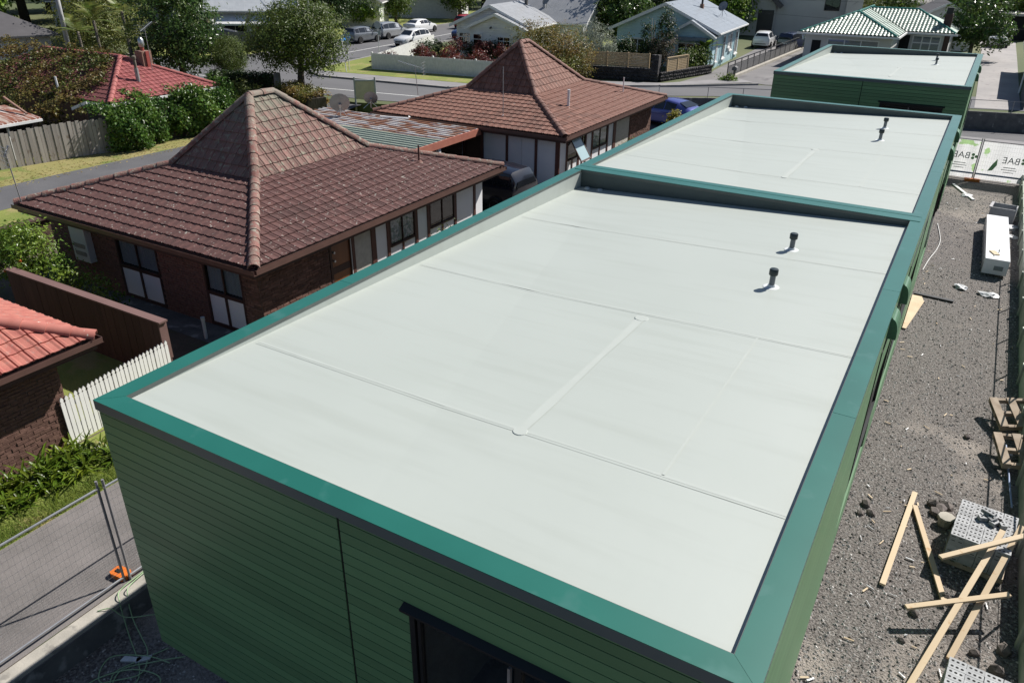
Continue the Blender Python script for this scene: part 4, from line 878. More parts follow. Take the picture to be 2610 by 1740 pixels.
# ---- right boundary: low board wall with bank, rail fence above
mk('wallboard', (.36,.40,.33), (.44,.46,.40), rough=.8, sc=3, rnd=.12)
sheet('bank', [(11.66,-12),(60,-12),(60,50),(11.66,36.5)], .5, 'soil', thick=.9)
bw = thing('board_retaining_wall', 'low weathered board retaining wall along the right site edge', 'retaining wall')
y = -10.
while y < 36: MB().box(11.60,y+.01,-.05,11.655,y+2.38,.27).box(11.60,y+.01,.28,11.655,y+2.38,.56).obj('wall_board', 'wallboard', bw); MB().box(11.545,y-.06,-.05,11.598,y+.06,.58).obj('post', 'wallboard', bw); y += 2.4
rl = thing('rail_fence', 'thin post and rail fence standing on the right board wall', 'fence')
for i in range(18): MB().tube([(11.75,-4+i*2.4,.5),(11.75,-4+i*2.4,1.5)], .022, 6).obj('post', 'galvdull', rl)
MB().tube([(11.75,-4,1.48),(11.75,36.8,1.48)], .018, 6).tube([(11.75,-4,.95),(11.75,36.8,.95)], .006, 4).obj('rail', 'galvdull', rl)
# ---- printed hoarding
_n = M['banner'].node_tree.nodes; _l = M['banner'].node_tree.links; _t = _n.new('ShaderNodeBsdfTranslucent'); _t.inputs[0].default_value = (.8,.8,.8,1); _x = _n.new('ShaderNodeMixShader'); _x.inputs[0].default_value = .55; _b = _n['Principled BSDF']; _l.new(_b.inputs['Base Color'].links[0].from_socket, _t.inputs[0]); _l.new(_b.outputs[0], _x.inputs[1]); _l.new(_t.outputs[0], _x.inputs[2]); _l.new(_x.outputs[0], _n['Material Output'].inputs[0])
ho = thing('printed_hoarding', 'white printed mesh banner on a wire fence across the site end, lettering seen reversed', 'banner')
HY = 37.7
for x0, x1, nm in ((8.15,9.62,0),(9.70,12.1,1),(12.15,14.5,2)):
    mb = MB(); n = 12; vs = []; fs = []
    for i in range(n+1):
        x = x0+(x1-x0)*i/n; yy = HY+.02*math.sin(i*1.3+nm)
        vs += [(x,yy,.12),(x,yy-.01,.3),(x,yy+.015*math.cos(i),1.0),(x,yy,1.85)]
        if i:
            for k in range(3): fs.append((4*i-4+k,4*i+k,4*i+k+1,4*i-4+k+1))
    mb.add(vs, fs); mb.obj('banner_sheet', 'banner', ho, smooth=True, fix=False)
    MB().box(x0+.02,HY-.028,.32,x1-.02,HY-.026,.40).obj('blue_band', 'bannerblue', ho)
    wm = MB()
    for i in range(1,int((x1-x0)/.1)): wm.tube([(x0+i*.1,HY-.05,.05),(x0+i*.1,HY-.05,1.9)], .002, 3, cap=False)
    for i in range(1,10): wm.tube([(x0,HY-.05,i*.19),(x1,HY-.05,i*.19)], .0022, 3, cap=False)
    wm.obj('wire_mesh', 'wire', ho, fix=False, kind='stuff')
    MB().tube([(x0,HY-.05,.05),(x1,HY-.05,.05)], .018, 6).tube([(x0,HY-.05,1.9),(x1,HY-.05,1.9)], .018, 6).tube([(x0,HY-.05,0),(x0,HY-.05,2.0)], .02, 6).tube([(x1,HY-.05,0),(x1,HY-.05,2.0)], .02, 6).obj('tube_frame', 'galvdull', ho)
def letters(txt, x, z, size, y=HY-.045):
    cu = D.curves.new('printed_letters','FONT'); cu.body = txt; cu.size = size; cu.extrude = .001; cu.align_x = 'CENTER'; cu.materials.append(M['bannerink'])
    o = link('printed_letters', cu, ho, (x,y,z), (PI/2,0,PI)); return o
letters('BAE', 8.95, 1.02, .42); letters('BAE', 11.0, .98, .42); letters('BAE', 13.3, .98, .42)
for x in (8.95,11.0,13.3):
    for k, wd in enumerate((.5,.62,.42)): MB().box(x-wd/2,HY-.046,.78-k*.11,x+wd/2,HY-.044,.81-k*.11).obj('print_line', 'bannerink', ho)
    for a in range(3):
        q = MB(); q.poly([(x+.52+.09*math.cos(a*2.1)+.07*math.cos(t*PI/5), HY-.046, 1.14+.09*math.sin(a*2.1)+.07*math.sin(t*PI/5)) for t in range(10)]); q.obj('clover_leaf', 'clover', ho)
q = MB(); q.prism([(10.15,HY-.044,.55),(10.3,HY-.044,.9),(10.45,HY-.044,1.15),(10.48,HY-.044,.85),(10.35,HY-.044,.6)],(0,-.001,0)); q.obj('printed_leaf', 'clover', ho)
t = thing('fence_foot', 'orange block foot under the hoarding post', 'fence foot', (9.65,37.6,0), .1); MB().box(-.32,-.12,0,.32,.12,.12).obj('foot_block','orange',t)
KS = .9537
TS = Matrix(((KS,0,0,9.0067*(1-KS)),(0,KS,0,-4.6656*(1-KS)),(0,0,KS,G1),(0,0,0,1)))
for o in [o for o in D.objects if o not in _pre and o.parent is None and o is not _keep]: bpy.context.view_layer.update() if False else None; o.matrix_world = TS @ (Matrix.LocRotScale(o.location, o.rotation_euler, o.scale) if o.rotation_mode != 'QUATERNION' else o.matrix_world)
# ---- retaining wall below the street, with low wire fence
sr = thing('street_retaining_wall', 'dark concrete retaining wall dropping from the street to the lower court', 'retaining wall')
P = NEAR[5:]
for a, b in zip(P, P[1:]):
    a2, b2 = V((*a,0)), V((*b,0)); MB().bar(a2+V((0,-.06,.46)), b2+V((0,-.06,.46)), .14, 1.16).obj('wall_length', 'concdark', sr)
sf = thing('street_wire_fence', 'low wire fence with thin posts along the street retaining wall', 'fence')
for a, b in zip(P, P[1:]):
    a2, b2 = V((*a,ST)), V((*b,ST)); ln = (b2-a2).length; n = max(1, round(ln/2.6))
    for i in range(n): p = a2+(b2-a2)*i/n; MB().tube([p,p+V((0,0,.72))], .022, 5).obj('post', 'galvdull', sf)
    MB().tube([a2+V((0,0,.7)),b2+V((0,0,.7))], .018, 5).obj('rail', 'galvdull', sf)
# ================================================================== vegetation
leafmat('leafmid', (0.069,0.119,0.022), (0.131,0.181,0.037)); leafmat('leafolive', (0.106,0.131,0.027), (0.188,0.200,0.050), .4)
leafmat('leafround', (.075,.115,.022), (.125,.165,.035), .4)
leafmat('leafdark', (0.022,0.050,0.015), (0.044,0.077,0.020), .5); leafmat('leaffresh', (0.088,0.175,0.022), (0.200,0.288,0.044), .4, .015, .35)
leafmat('leafgloss', (0.044,0.094,0.022), (0.094,0.150,0.037), .5, .02, .28); leafmat('leafivy', (0.088,0.106,0.022), (0.188,0.138,0.044), .5, .03)
leafmat('leafhedge', (0.056,0.119,0.022), (0.106,0.188,0.031), .45, .02, .35); leafmat('leafred', (0.083,0.020,0.020), (0.154,0.039,0.033), .5)
leafmat('leafsilver', (0.150,0.188,0.150), (0.250,0.275,0.225), .4); leafmat('leafbronze', (0.125,0.131,0.025), (0.237,0.163,0.050), .45, .03)
leafmat('leafyellow', (0.420,0.360,0.030), (0.300,0.280,0.030), .3); leafmat('leafdead', (0.130,0.100,0.075), (0.200,0.160,0.120), .35); leafmat('leafstrap', (0.081,0.138,0.014), (0.172,0.230,0.023), .45, .015, .3)
leafmat('leafbanana', (0.126,0.216,0.027), (0.198,0.288,0.045), .2, .01, .35); leafmat('leafpalm', (0.125,0.175,0.037), (0.225,0.237,0.075), .4); leafmat('grassblade', (0.125,0.200,0.025), (0.213,0.263,0.050), .4); leafmat('leaffall', (0.378,0.324,0.126), (0.450,0.378,0.180), .3)
mk('bark', (.10,.085,.07), (.16,.14,.115), rough=.95, sc=4, st=(1,1,.3), bump=.02, bsc=12); mk('barkdark', (.045,.038,.03), (.075,.06,.05), rough=.95, sc=4, st=(1,1,.3), bump=.02, bsc=12); mk('barkpale', (.30,.27,.23), (.2,.18,.15), rough=.9, sc=3)
def rdir(q, upb=0.):
    while True:
        v = V((q.uniform(-1,1), q.uniform(-1,1), q.uniform(-1,1)))
        if .05 < v.length < 1: v.normalize(); v.z += upb; return v.normalized()
def leaf(mb_v, mb_f, c, nrm, ln, wd, q, droop=0.):
    t = nrm.orthogonal().normalized(); t = Matrix.Rotation(q.uniform(0,2*PI),3,nrm) @ t; s = nrm.cross(t); o = len(mb_v)
    mb_v += [tuple(c-t*ln*.5), tuple(c+s*wd*.5+nrm*wd*.12), tuple(c+t*ln*.5-V((0,0,droop*ln))), tuple(c-s*wd*.5+nrm*wd*.12)]; mb_f.append((o,o+1,o+2,o+3))
def crown(name, blobs, clumps, per, ln, wd, mat, seed=1, cr=.35, shell=(.72,1.02), upb=.15, flat=.55):
    """leaves gathered in clumps over the shell of ellipsoids (centre, radii)"""
    q = random.Random(seed); vs = []; fs = []; tot = sum(b[1][0]*b[1][1]+b[1][0]*b[1][2] for b in blobs)
    for b in blobs:
        c = V(b[0]); r = b[1]; k = int(clumps*(r[0]*r[1]+r[0]*r[2])/tot)
        for _ in range(k):
            d = rdir(q, upb); m = q.uniform(*shell); cc = c+V((d.x*r[0],d.y*r[1],d.z*r[2]))*m; sz = cr*q.uniform(.6,1.35)
            for _ in range(int(per*q.uniform(.6,1.4))):
                o = V((q.gauss(0,sz*.5), q.gauss(0,sz*.5), q.gauss(0,sz*.42))); n = (d*flat+rdir(q)*(1-flat)+V((0,0,.25))).normalized()
                leaf(vs, fs, cc+o, n, ln*q.uniform(.7,1.3), wd*q.uniform(.7,1.3), q, .1)
    me = MB().add(vs, fs).mesh(name, mat, fix=False); return me
def trunk_mb(h, r, spread, seed=1, limbs=6, lean=0, z0=.35):
    q = random.Random(seed); mb = MB(); top_ = V((lean,0,h*.62)); mb.tube([(0,0,-.2),(lean*.2,.05,h*.25),top_], [r*1.25,r,r*.6], 8)
    for i in range(limbs):
        a = 2*PI*i/limbs+q.uniform(-.4,.4); s = V((lean*.4,0,h*q.uniform(z0,.6))); e = V((math.cos(a)*spread*q.uniform(.55,.9)+lean, math.sin(a)*spread*q.uniform(.55,.9), h*q.uniform(.72,.95)))
        m = (s+e)/2+V((0,0,-.08*h)); mb.tube([s,m,e], [r*.55,r*.38,r*.1], 6)
    return mb
TREES = {}
def tree(lb, loc, me, tm, rot=0., sc=1., name='tree', cat='tree', grp=None):
    t = thing(name, lb, cat, loc, rot, grp); t.scale = (sc,)*3 if not isinstance(sc, tuple) else sc
    link('crown', me, t)
    if tm: link('trunk', tm, t)
    return t
cr_round = crown('crown', [((0,0,3.6),(3.3,3.0,2.2)),((-1.6,.4,2.9),(2.0,2.0,1.6)),((1.5,-.5,3.1),(2.1,2.0,1.7)),((.4,.2,4.6),(2.1,2.0,1.3))], 1350, 17, .17, .085, 'leafround', 3, .42, (.45,1.03))
tk_round = trunk_mb(4.6,.22,2.6,3,7,.3).mesh('trunk','barkdark',smooth=True)
tree('big round olive-green street tree with dark forked trunk', (-28.9,33.1,ST-.05), cr_round, tk_round, .3, 1.0)
tree('small thin round tree on the roadside left of the big round tree', (-35.2,33.1,ST-.05), cr_round, tk_round, 2.2, (.43,.43,.56))
cr_big = crown('crown', [((0,0,3.9),(2.9,2.7,2.7)),((-.9,.5,2.4),(2.3,2.2,1.7)),((1.0,-.5,2.6),(2.0,2.0,1.9)),((0,0,5.7),(1.9,1.8,1.6))], 760, 17, .22, .11, 'leafgloss', 5, .4, (.5,1.03))
tk_big = trunk_mb(5,.2,2.2,5,6).mesh('trunk','barkpale',smooth=True)
tree('tall glossy leafy tree beside the red tiled roof, pale trunk', (-38.8,32.0,.6), cr_big, tk_big, .6, 1.08)
cr_dark = crown('crown', [((0,0,4.5),(3.4,3.2,3.2)),((1.5,.6,3.0),(2.4,2.4,2.0)),((-1.5,-.5,3.4),(2.6,2.3,2.2)),((.2,0,6.6),(2.2,2.1,1.9))], 620, 13, .30, .17, 'leafdark', 7, .5, (.5,1.03))
tk_dark = trunk_mb(5.5,.26,2.8,7,7).mesh('trunk','barkdark',smooth=True)
cr_olive = crown('crown', [((0,0,2.6),(2.6,2.4,2.0)),((1.2,.4,1.9),(1.9,1.9,1.5)),((-1.2,-.3,2.0),(2.0,1.8,1.5))], 480, 14, .20, .085, 'leafolive', 9, .4, (.5,1.05))
cr_fresh = crown('crown', [((0,0,2.9),(2.5,2.4,2.1)),((.9,-.6,2.0),(1.9,1.8,1.5)),((-1.0,.6,2.3),(1.8,1.7,1.6))], 420, 13, .26, .15, 'leaffresh', 11, .42, (.5,1.05))
cr_mid = crown('crown', [((0,0,3.4),(2.7,2.6,2.6)),((1.2,.4,2.3),(2.0,2.0,1.7)),((-1.2,-.4,2.6),(2.0,2.0,1.9))], 480, 13, .26, .13, 'leafmid', 13, .42, (.5,1.05))
cr_gl = crown('crown', [((0,0,4.0),(3.3,3.2,2.8)),((1.6,.4,2.9),(2.3,2.3,2.0)),((-1.6,-.4,3.0),(2.3,2.3,2.1))], 520, 12, .38, .17, 'leafgloss', 15, .5, (.5,1.05))
tk_s = trunk_mb(3.2,.14,1.6,9,5).mesh('trunk','barkdark',smooth=True)
tk_m = trunk_mb(4,.2,2,10,6).mesh('trunk','bark',smooth=True)
bgt = 'trees behind the houses'
spots = [ # label, x, y, crown, trunk, scale
 ('dark street oak with trunk showing, behind the parked hatchback', -51.0,59.5,cr_dark,tk_dark,.95), ('dark conifer mass right of the white steep-roofed house', -57,66,cr_dark,tk_dark,1.35),
 ('broad dark tree filling the gap above the palms', -66,47,cr_dark,tk_dark,1.5), ('deep dark tree at the very top left of the palms', -74,54,cr_dark,tk_dark,1.6),
 ('bright leafy tree at the top left corner', -70,35,cr_fresh,tk_m,1.45), ('grey-green bushy tree behind the lamp pole', -55.5,37.6,cr_olive,tk_s,1.5), ('small olive tree next to the grey-walled house', -52,35,cr_olive,tk_s,1.0),
 ('upright green garden tree behind the white sedan', -55.5,77,cr_mid,tk_m,.9), ('clipped green shrub tree beside the white weatherboard corner', -55.2,71.0,cr_fresh,tk_s,.75), ('tall shaggy tree above the red hatchback', -52,86,cr_mid,tk_m,1.25), ('dark hedge tree behind the silver people carrier', -59,73,cr_mid,tk_m,1.0),
 ('dark tree above the cottage roof', -41,92,cr_dark,tk_dark,1.15), ('second dark tree above the cottage roof', -33,96,cr_dark,tk_dark,1.1), ('wide dark tree behind the red car', -47,98,cr_dark,tk_dark,1.3),
 ('large glossy tree between the cottage and the blue house', -22.6,69,cr_gl,tk_m,1.1), ('dark tree behind the blue house gable', -22,86,cr_dark,tk_dark,1.25), ('fresh green tree peeking over the blue house gable', -17.5,88,cr_fresh,tk_m,1.3),
 ('rounded leafy tree by the driveway beside the green tiled house', 7.3,80.5,cr_gl,tk_m,.83), ('yellow-green hedge tree left of the green tiled roof', -6.6,96,cr_olive,tk_s,1.35), ('leafy tree behind the green tiled ridge', -2.2,104,cr_mid,tk_m,1.15), ('dark tree right of the grey ridge roof', 4.5,112,cr_mid,tk_m,1.2), ('tall tree over the white car', 8.6,108,cr_mid,tk_m,1.5), ('fresh green tree at the top right corner', 11.2,112,cr_fresh,tk_m,1.5), ('dark bush tree behind the grey two-storey house', -6,112,cr_dark,tk_dark,1.2)]
for lb, x, y, c, tk, s in spots: tree(lb, (x,y,ST-.05), c, tk, R.uniform(0,6.2), s, grp=bgt)
spots2 = [(-84,40,cr_dark,1.7),(-78,30,cr_mid,1.5),(-92,52,cr_dark,1.9),(-86,62,cr_dark,1.9),(-100,45,cr_mid,2.0),(-95,34,cr_gl,1.7),(-70,60,cr_dark,1.5),(-63,58,cr_dark,1.3),(-80,72,cr_gl,1.6),(-62,90,cr_mid,1.5),(-72,82,cr_dark,1.6),(-46,106,cr_gl,1.5),(-27,104,cr_mid,1.5),(-36,108,cr_dark,1.5),(-12,100,cr_gl,1.2)]
for i, (x, y, c, s_) in enumerate(spots2): tree('tall background tree in the dense upper treeline', (x,y,ST-.05), c, tk_dark, R.uniform(0,6.2), s_, grp='dense upper treeline')
# far belt closing the view
fb_ = 0
for i in range(34):
    a = math.radians(-63+i*2.25+R.uniform(-.8,.8)); d_ = R.uniform(128,165); x, y = 9+d_*math.sin(a), -4.7+d_*math.cos(a)
    tree('far tree in the belt along the top edge', (x,y,ST-.05), [cr_dark,cr_mid,cr_gl,cr_olive,cr_dark][i%5], tk_dark, R.uniform(0,6), R.uniform(1.5,2.3), grp='far trees along the top edge')
# bushes
def bush(lb, loc, blobs, n, per, ln, wd, mat, seed, cr=.3, name='bush', cat='bush', grp=None, stems=None):
    t = thing(name, lb, cat, loc, 0, grp); link('crown', crown('crown', blobs, n, per, ln, wd, mat, seed, cr, (.45,1.04)), t)
    if stems:
        mb = MB(); q = random.Random(seed)
        for i in range(stems[0]): a = q.uniform(0,6.28); e = V((math.cos(a)*stems[2]*q.uniform(.3,1), math.sin(a)*stems[2]*q.uniform(.3,1), stems[1]*q.uniform(.6,1))); mb.tube([(0,0,-.1), e*.5+V((0,0,.1)), e], [stems[3],stems[3]*.7,stems[3]*.2], 5)
        mb.obj('trunk', stems[4], t, smooth=True)
    return t
bush('big loose olive bush with reddish tips by the stone wall', (-18.2,47.6,ST), [((0,0,2.1),(3.1,2.3,1.9)),((1.5,-.8,1.3),(2.2,1.7,1.4)),((-1.6,.2,2.4),(2.0,1.8,1.6))], 620, 17, .19, .07, 'leafbronze', 21, .42, stems=(6,2.4,1.5,.07,'barkdark'))
bush('silver-grey bush behind the loose olive bush', (-17.6,53.2,ST), [((0,0,1.8),(1.9,1.7,1.9)),((.8,-.2,1.2),(1.3,1.2,1.3))], 380, 15, .2, .055, 'leafsilver', 22, .38, stems=(5,2,1,.05,'barkdark'))
bush('dark bush at the left corner of the blue house', (-16.1,56.0,ST), [((0,0,1.3),(1.0,.9,1.3))], 160, 14, .2, .1, 'leafdark', 23, .3)
cy = thing('cypress', 'half-dead clipped conifer before the blue house', 'tree', (-13.6,56.4,ST+.1))
link('crown', crown('crown', [((-.9,0,2.3),(.55,.6,1.5)),((.55,.1,2.9),(.85,.8,1.7)),((-.3,0,1.3),(1.1,.9,1.0))], 300, 13, .16, .09, 'leafdark', 24, .26, (.5,1.05)), cy)
link('dead_foliage', crown('dead_foliage', [((.9,-.3,1.7),(.75,.7,1.5)),((.2,-.5,1.5),(.8,.6,1.3))], 150, 12, .14, .05, 'leafdead', 25, .25, (.4,1.05)), cy)
mb = MB(); q = random.Random(4)
for i in range(12): a = q.uniform(-1.2,1.2); mb.tube([(a*.3,q.uniform(-.2,.2),-.1),(a*.8,q.uniform(-.4,.3),1.4),(a*1.1,q.uniform(-.4,.4),q.uniform(2.4,3.8))], [.06,.04,.012], 5)
mb.obj('trunk', 'barkpale', cy, smooth=True)
# banana plant
bn = thing('banana_plant', 'bright green banana plant at the corner of the blue house', 'plant', (-10.6,58.9,ST+.1))
MB().tube([(0,0,-.1),(.05,0,1.0),(0,.05,1.7)], [.16,.13,.08], 8).obj('trunk', 'leafstrap', bn, smooth=True)
def frond(mb, base, az, el, ln, wd, droop, n=7, split=False):
    p = V(base); d = V((math.cos(az)*math.cos(el), math.sin(az)*math.cos(el), math.sin(el))); sd = V((-math.sin(az), math.cos(az), 0)); vs = []; fs = []
    for i in range(n+1):
        t = i/n; w_ = wd*(math.sin(PI*min(1,t*.9+.12))**.7)*(.55 if i == n else 1); c = p+d*ln*t+V((0,0,-droop*ln*t*t)); k = V((0,0,.12*w_))
        vs += [tuple(c-sd*w_/2+k), tuple(c), tuple(c+sd*w_/2+k)]
        if i: o = 3*i-3; fs += [(o,o+1,o+4,o+3),(o+1,o+2,o+5,o+4)]
    mb.add(vs, fs)
for i in range(9):
    m_ = MB(); frond(m_, (0,.03,1.55), i*.75+R.uniform(-.2,.2), R.uniform(.5,1.25), R.uniform(1.2,1.9), .42, .28); m_.obj('leaf_blade', 'leafbanana', bn, smooth=True, fix=False)
bush('leafy garden shrub with red flowers at the driveway edge', (-11.2,56.9,ST), [((0,0,.9),(1.2,1.0,.9)),((.6,.9,1.1),(1.0,1.0,1.0))], 220, 13, .2, .11, 'leafmid', 26, .3)
bush('rounded dark shrub beside the left edge of the separate green unit', (-4.0,74.6,ST), [((0,0,1.1),(2.1,1.6,1.4)),((.9,-.2,.9),(1.5,1.2,1.1))], 260, 13, .26, .15, 'leafgloss', 28, .35)
bush('small weedy tuft at the letterbox foot', (-7.3,54.6,ST), [((0,0,.2),(.7,.5,.35))], 60, 12, .16, .06, 'leaffresh', 29, .18)
yc = bush('golden upright conifer bush at the corner of the hat-roof house', (-5.0,36.9,0.), [((-.15,0,.9),(.42,.42,1.0)),((.25,.1,.8),(.38,.38,.85)),((0,0,1.4),(.3,.3,.55))], 200, 14, .11, .06, 'leafyellow', 30, .16)
bush('small white-flowered shrub by the entry of the red-brown house', (-4.7,30.2,G1), [((0,0,.6),(.5,.8,.6))], 90, 12, .1, .06, 'leafmid', 31, .2)
bush('leafy plant beside the white panelled wall of the mossy-roof house', (-4.6,14.6,G1), [((0,0,.7),(.35,1.0,.75))], 70, 9, .1, .05, 'leafmid', 32, .25)
# purple-leaved shrubs behind the street pickets
for i, (x, y, s) in enumerate(((-32.0,46.2,.8),(-30.0,47.6,1.15),(-28.6,46.8,.95),(-27.3,47.9,1.2),(-26.2,47.0,.8),(-24.6,47.6,1.15),(-23.3,46.6,.9),(-27.5,53.0,1.2),(-25.2,52.3,1.1),(-29.8,52.5,1.3),(-22.2,47.8,1.0))):
    lb = ['purple shrub at the left end of the street pickets','tall purple shrub second from the left picket end','low purple shrub third along the pickets','tall purple shrub in front of the white hatchback','low purple shrub mid-way along the pickets','purple standard shrub before the cottage drive','low purple shrub near the picket gate','purple shrub under the cottage bay window','purple shrub under the cottage right window','purple standard shrub at the cottage left corner','purple shrub at the right picket end'][i]
    t = bush(lb, (x,y,ST), [((0,0,.9*s),(.75*s,.7*s,.55*s))], 60, 14, .17, .08, 'leafred', 40+i, .26, grp='purple shrubs behind the street pickets', stems=(3,.8*s,.3,.035,'barkdark'))
bush('green shrubs below the cottage windows', (-27.6,54.2,ST), [((0,0,.8),(1.3,.7,.9)),((-1.8,0,.7),(1.0,.6,.8)),((2.0,.2,.7),(1.1,.6,.8))], 220, 12, .2, .09, 'leafdark', 60, .3)
bush('dark hedge mound beside the cottage drive', (-32.8,52.5,ST), [((0,0,.7),(.8,2.4,.8))], 150, 12, .2, .1, 'leafdark', 61, .3)
# hedges
def hedge(lb, a, b, h, th, mat, n, per, ln, wd, seed, z=ST, cr=.22, name='hedge'):
    q = random.Random(seed); t = thing(name, lb, 'hedge'); a, b = V((*a,z)), V((*b,z)); d = b-a; L_ = d.length; d.normalize(); s = V((-d.y,d.x,0)); vs = []; fs = []
    for _ in range(n):
        u = q.uniform(0,L_); f = q.random()
        if f < .4: v, zz, nn = q.uniform(-th,th), h*q.uniform(.9,1.06), V((0,0,1))
        else: sg = -1 if q.random() < .75 else 1; v, zz, nn = sg*th*q.uniform(.85,1.08), h*q.random(), s*sg
        cc = a+d*u+s*v+V((0,0,zz)); sz = cr*q.uniform(.6,1.3)
        for _ in range(int(per*q.uniform(.6,1.4))):
            leaf(vs, fs, cc+V((q.gauss(0,sz*.5),q.gauss(0,sz*.5),q.gauss(0,sz*.4))), (nn*.6+rdir(q)*.5).normalized(), ln*q.uniform(.7,1.3), wd*q.uniform(.7,1.3), q)
    MB().add(vs, fs).obj('foliage', mat, t, fix=False)
    c = MB(); c.bar(a+V((0,0,h*.45)), b+V((0,0,h*.45)), th*1.5, h*.8); c.obj('trunk', 'barkdark', t); return t
hedge('dark clipped hedge along the near side of the street', (-35.0,31.2), (-30.4,32.4), 1.15, .5, 'leafdark', 420, 13, .14, .08, 71)
hedge('yellow-tipped hedge block beside the lane mouth', (-28.4,31.4), (-24.0,29.4), 1.5, .75, 'leafbronze', 420, 14, .15, .08, 72, z=.5)
t = thing('tree_stump', 'tall cut tree stump wrapped in ivy beside the dark hedge', 'stump', (-29.9,32.1,.9)); MB().tube([(0,0,-.2),(.02,0,.6),(0,.04,1.5)], [.3,.24,.2], 9).obj('trunk', 'barkpale', t, smooth=True)
# ivy wall along the lane
iv = thing('ivy_hedge', 'thick green ivy mass climbing over the paling fence beside the lane', 'hedge'); q = random.Random(81); vs = []; fs = []
for _ in range(1500):
    u = q.random(); y = 19.3+8.6*u; x = -29.0+.4*math.sin(y*1.3); hh = 2.15+.25*math.sin(y*2.1)+.15*math.sin(y*5.3); f = q.random()
    if f < .3: p = V((x-q.uniform(0,1.6),y,hh*q.uniform(.92,1.05))); nn = V((.2,0,1))
    else: zz = hh*q.random()**.8; bul = .55*math.sin(PI*min(1,zz/hh*.9+.1)); p = V((x+bul+.25*math.sin(y*3.7+zz*2),y,zz)); nn = V((1,-.2,.25))
    for _ in range(int(q.uniform(7,16))): leaf(vs, fs, p+V((q.gauss(0,.13),q.gauss(0,.16),q.gauss(0,.13))), (nn.normalized()*.6+rdir(q)*.5).normalized(), .15*q.uniform(.7,1.3), .13*q.uniform(.7,1.3), q)
MB().add(vs, fs).obj('foliage', 'leafhedge', iv, fix=False); MB().box(-30.6,19.5,-.05,-29.0,27.6,1.8).obj('trunk', 'barkdark', iv)
bush('loose twiggy shrub at the end of the ivy hedge', (-29.3,28.6,.1), [((0,0,1.2),(1.2,1.3,1.1))], 160, 12, .18, .08, 'leafolive', 82, .3, stems=(9,2.1,1.2,.025,'leafdead'))
# citrus tree
ct = thing('citrus_tree', 'bright green citrus tree behind the dark timber fence', 'tree', (-12.9,5.9,G1))
link('crown', crown('crown', [((0,0,1.5),(1.7,.9,.95)),((.5,-.1,1.9),(1.0,.7,.65)),((-1.1,.2,1.2),(1.2,.8,.9)),((1.5,.2,1.0),(.9,.6,.6)),((2.6,.4,.7),(.7,.5,.6))], 520, 15, .105, .05, 'leaffresh', 91, .24, (.35,1.05)), ct); link('trunk', trunk_mb(1.9,.06,1.3,6,7).mesh('trunk','barkdark',smooth=True), ct)
for i in range(7): p = V((R.uniform(-1.2,1.2),-.7+R.uniform(-.2,.2),R.uniform(1.2,2.0))); MB().lathe([(.01,-.04),(.035,-.02),(.04,.005),(.03,.03),(.008,.04)],8,p).obj('fruit', 'orange', ct, smooth=True)
# strap-leaved clumps below the brick wall
sm_ = []
for k in range(4):
    q = random.Random(100+k); m_ = MB()
    for i in range(70): frond(m_, (q.uniform(-.22,.22),q.uniform(-.22,.22),0), q.uniform(0,6.28), q.uniform(.55,1.35), q.uniform(.45,.8), q.uniform(.035,.055), q.uniform(.25,.75), 5)
    sm_.append(m_.mesh('leaves','leafstrap',fix=False))
cl = [(-5.05,1.9),(-4.65,2.15),(-4.9,1.3),(-4.45,1.65),(-5.0,.65),(-4.5,1.05),(-4.95,0.0),(-4.45,.4),(-5.0,-.7),(-4.5,-.3),(-4.95,-1.4),(-4.45,-1.0),(-4.3,2.35),(-4.9,-2.1),(-4.4,-1.8),(-4.15,2.9)]
for i, (x, y) in enumerate(cl):
    o = link('strap_leaf_plant', sm_[i%4], None, (x,y,G1), R.uniform(0,6.2), sc=R.uniform(.85,1.2), label='strap-leaved green plant in the bed below the brick wall', category='plant', group='strap-leaved plants in the brick wall bed')
def blades(name, n, fn, h, mat, lb):
    vs = []; fs = []
    for _ in range(n):
        x, y, z = fn(); a = R.uniform(0,6.28); hh = h*R.uniform(.5,1.4); o = len(vs); w_ = .006; b = V((math.cos(a),math.sin(a)))
        vs += [(x-b.y*w_,y+b.x*w_,z),(x+b.y*w_,y-b.x*w_,z),(x+b.x*hh*.6,y+b.y*hh*.6,z+hh)]; fs.append((o,o+1,o+2))
    MB().add(vs, fs).obj(name, mat, fix=False, kind='stuff', label=lb, category='grass')
blades('grass', 9000, lambda: (-3.55-abs(R.gauss(0,.38)), R.uniform(-3,3.4), G1), .10, 'grassblade', 'fresh grass growing along the driveway edge')
vs = []; fs = []; q = random.Random(5)
for _ in range(900):
    x = R.choice([R.uniform(-29.6,-27.4),R.uniform(-28.2,-26.6)]); y = R.uniform(9,27); leaf(vs, fs, V((x,y,.02)), (V((0,0,1))+rdir(q)*.3).normalized(), .11, .07, q)
MB().add(vs, fs).obj('fallen_leaves', 'leaffall', fix=False, kind='stuff', label='pale fallen leaves on the dry grass by the lane', category='leaves')
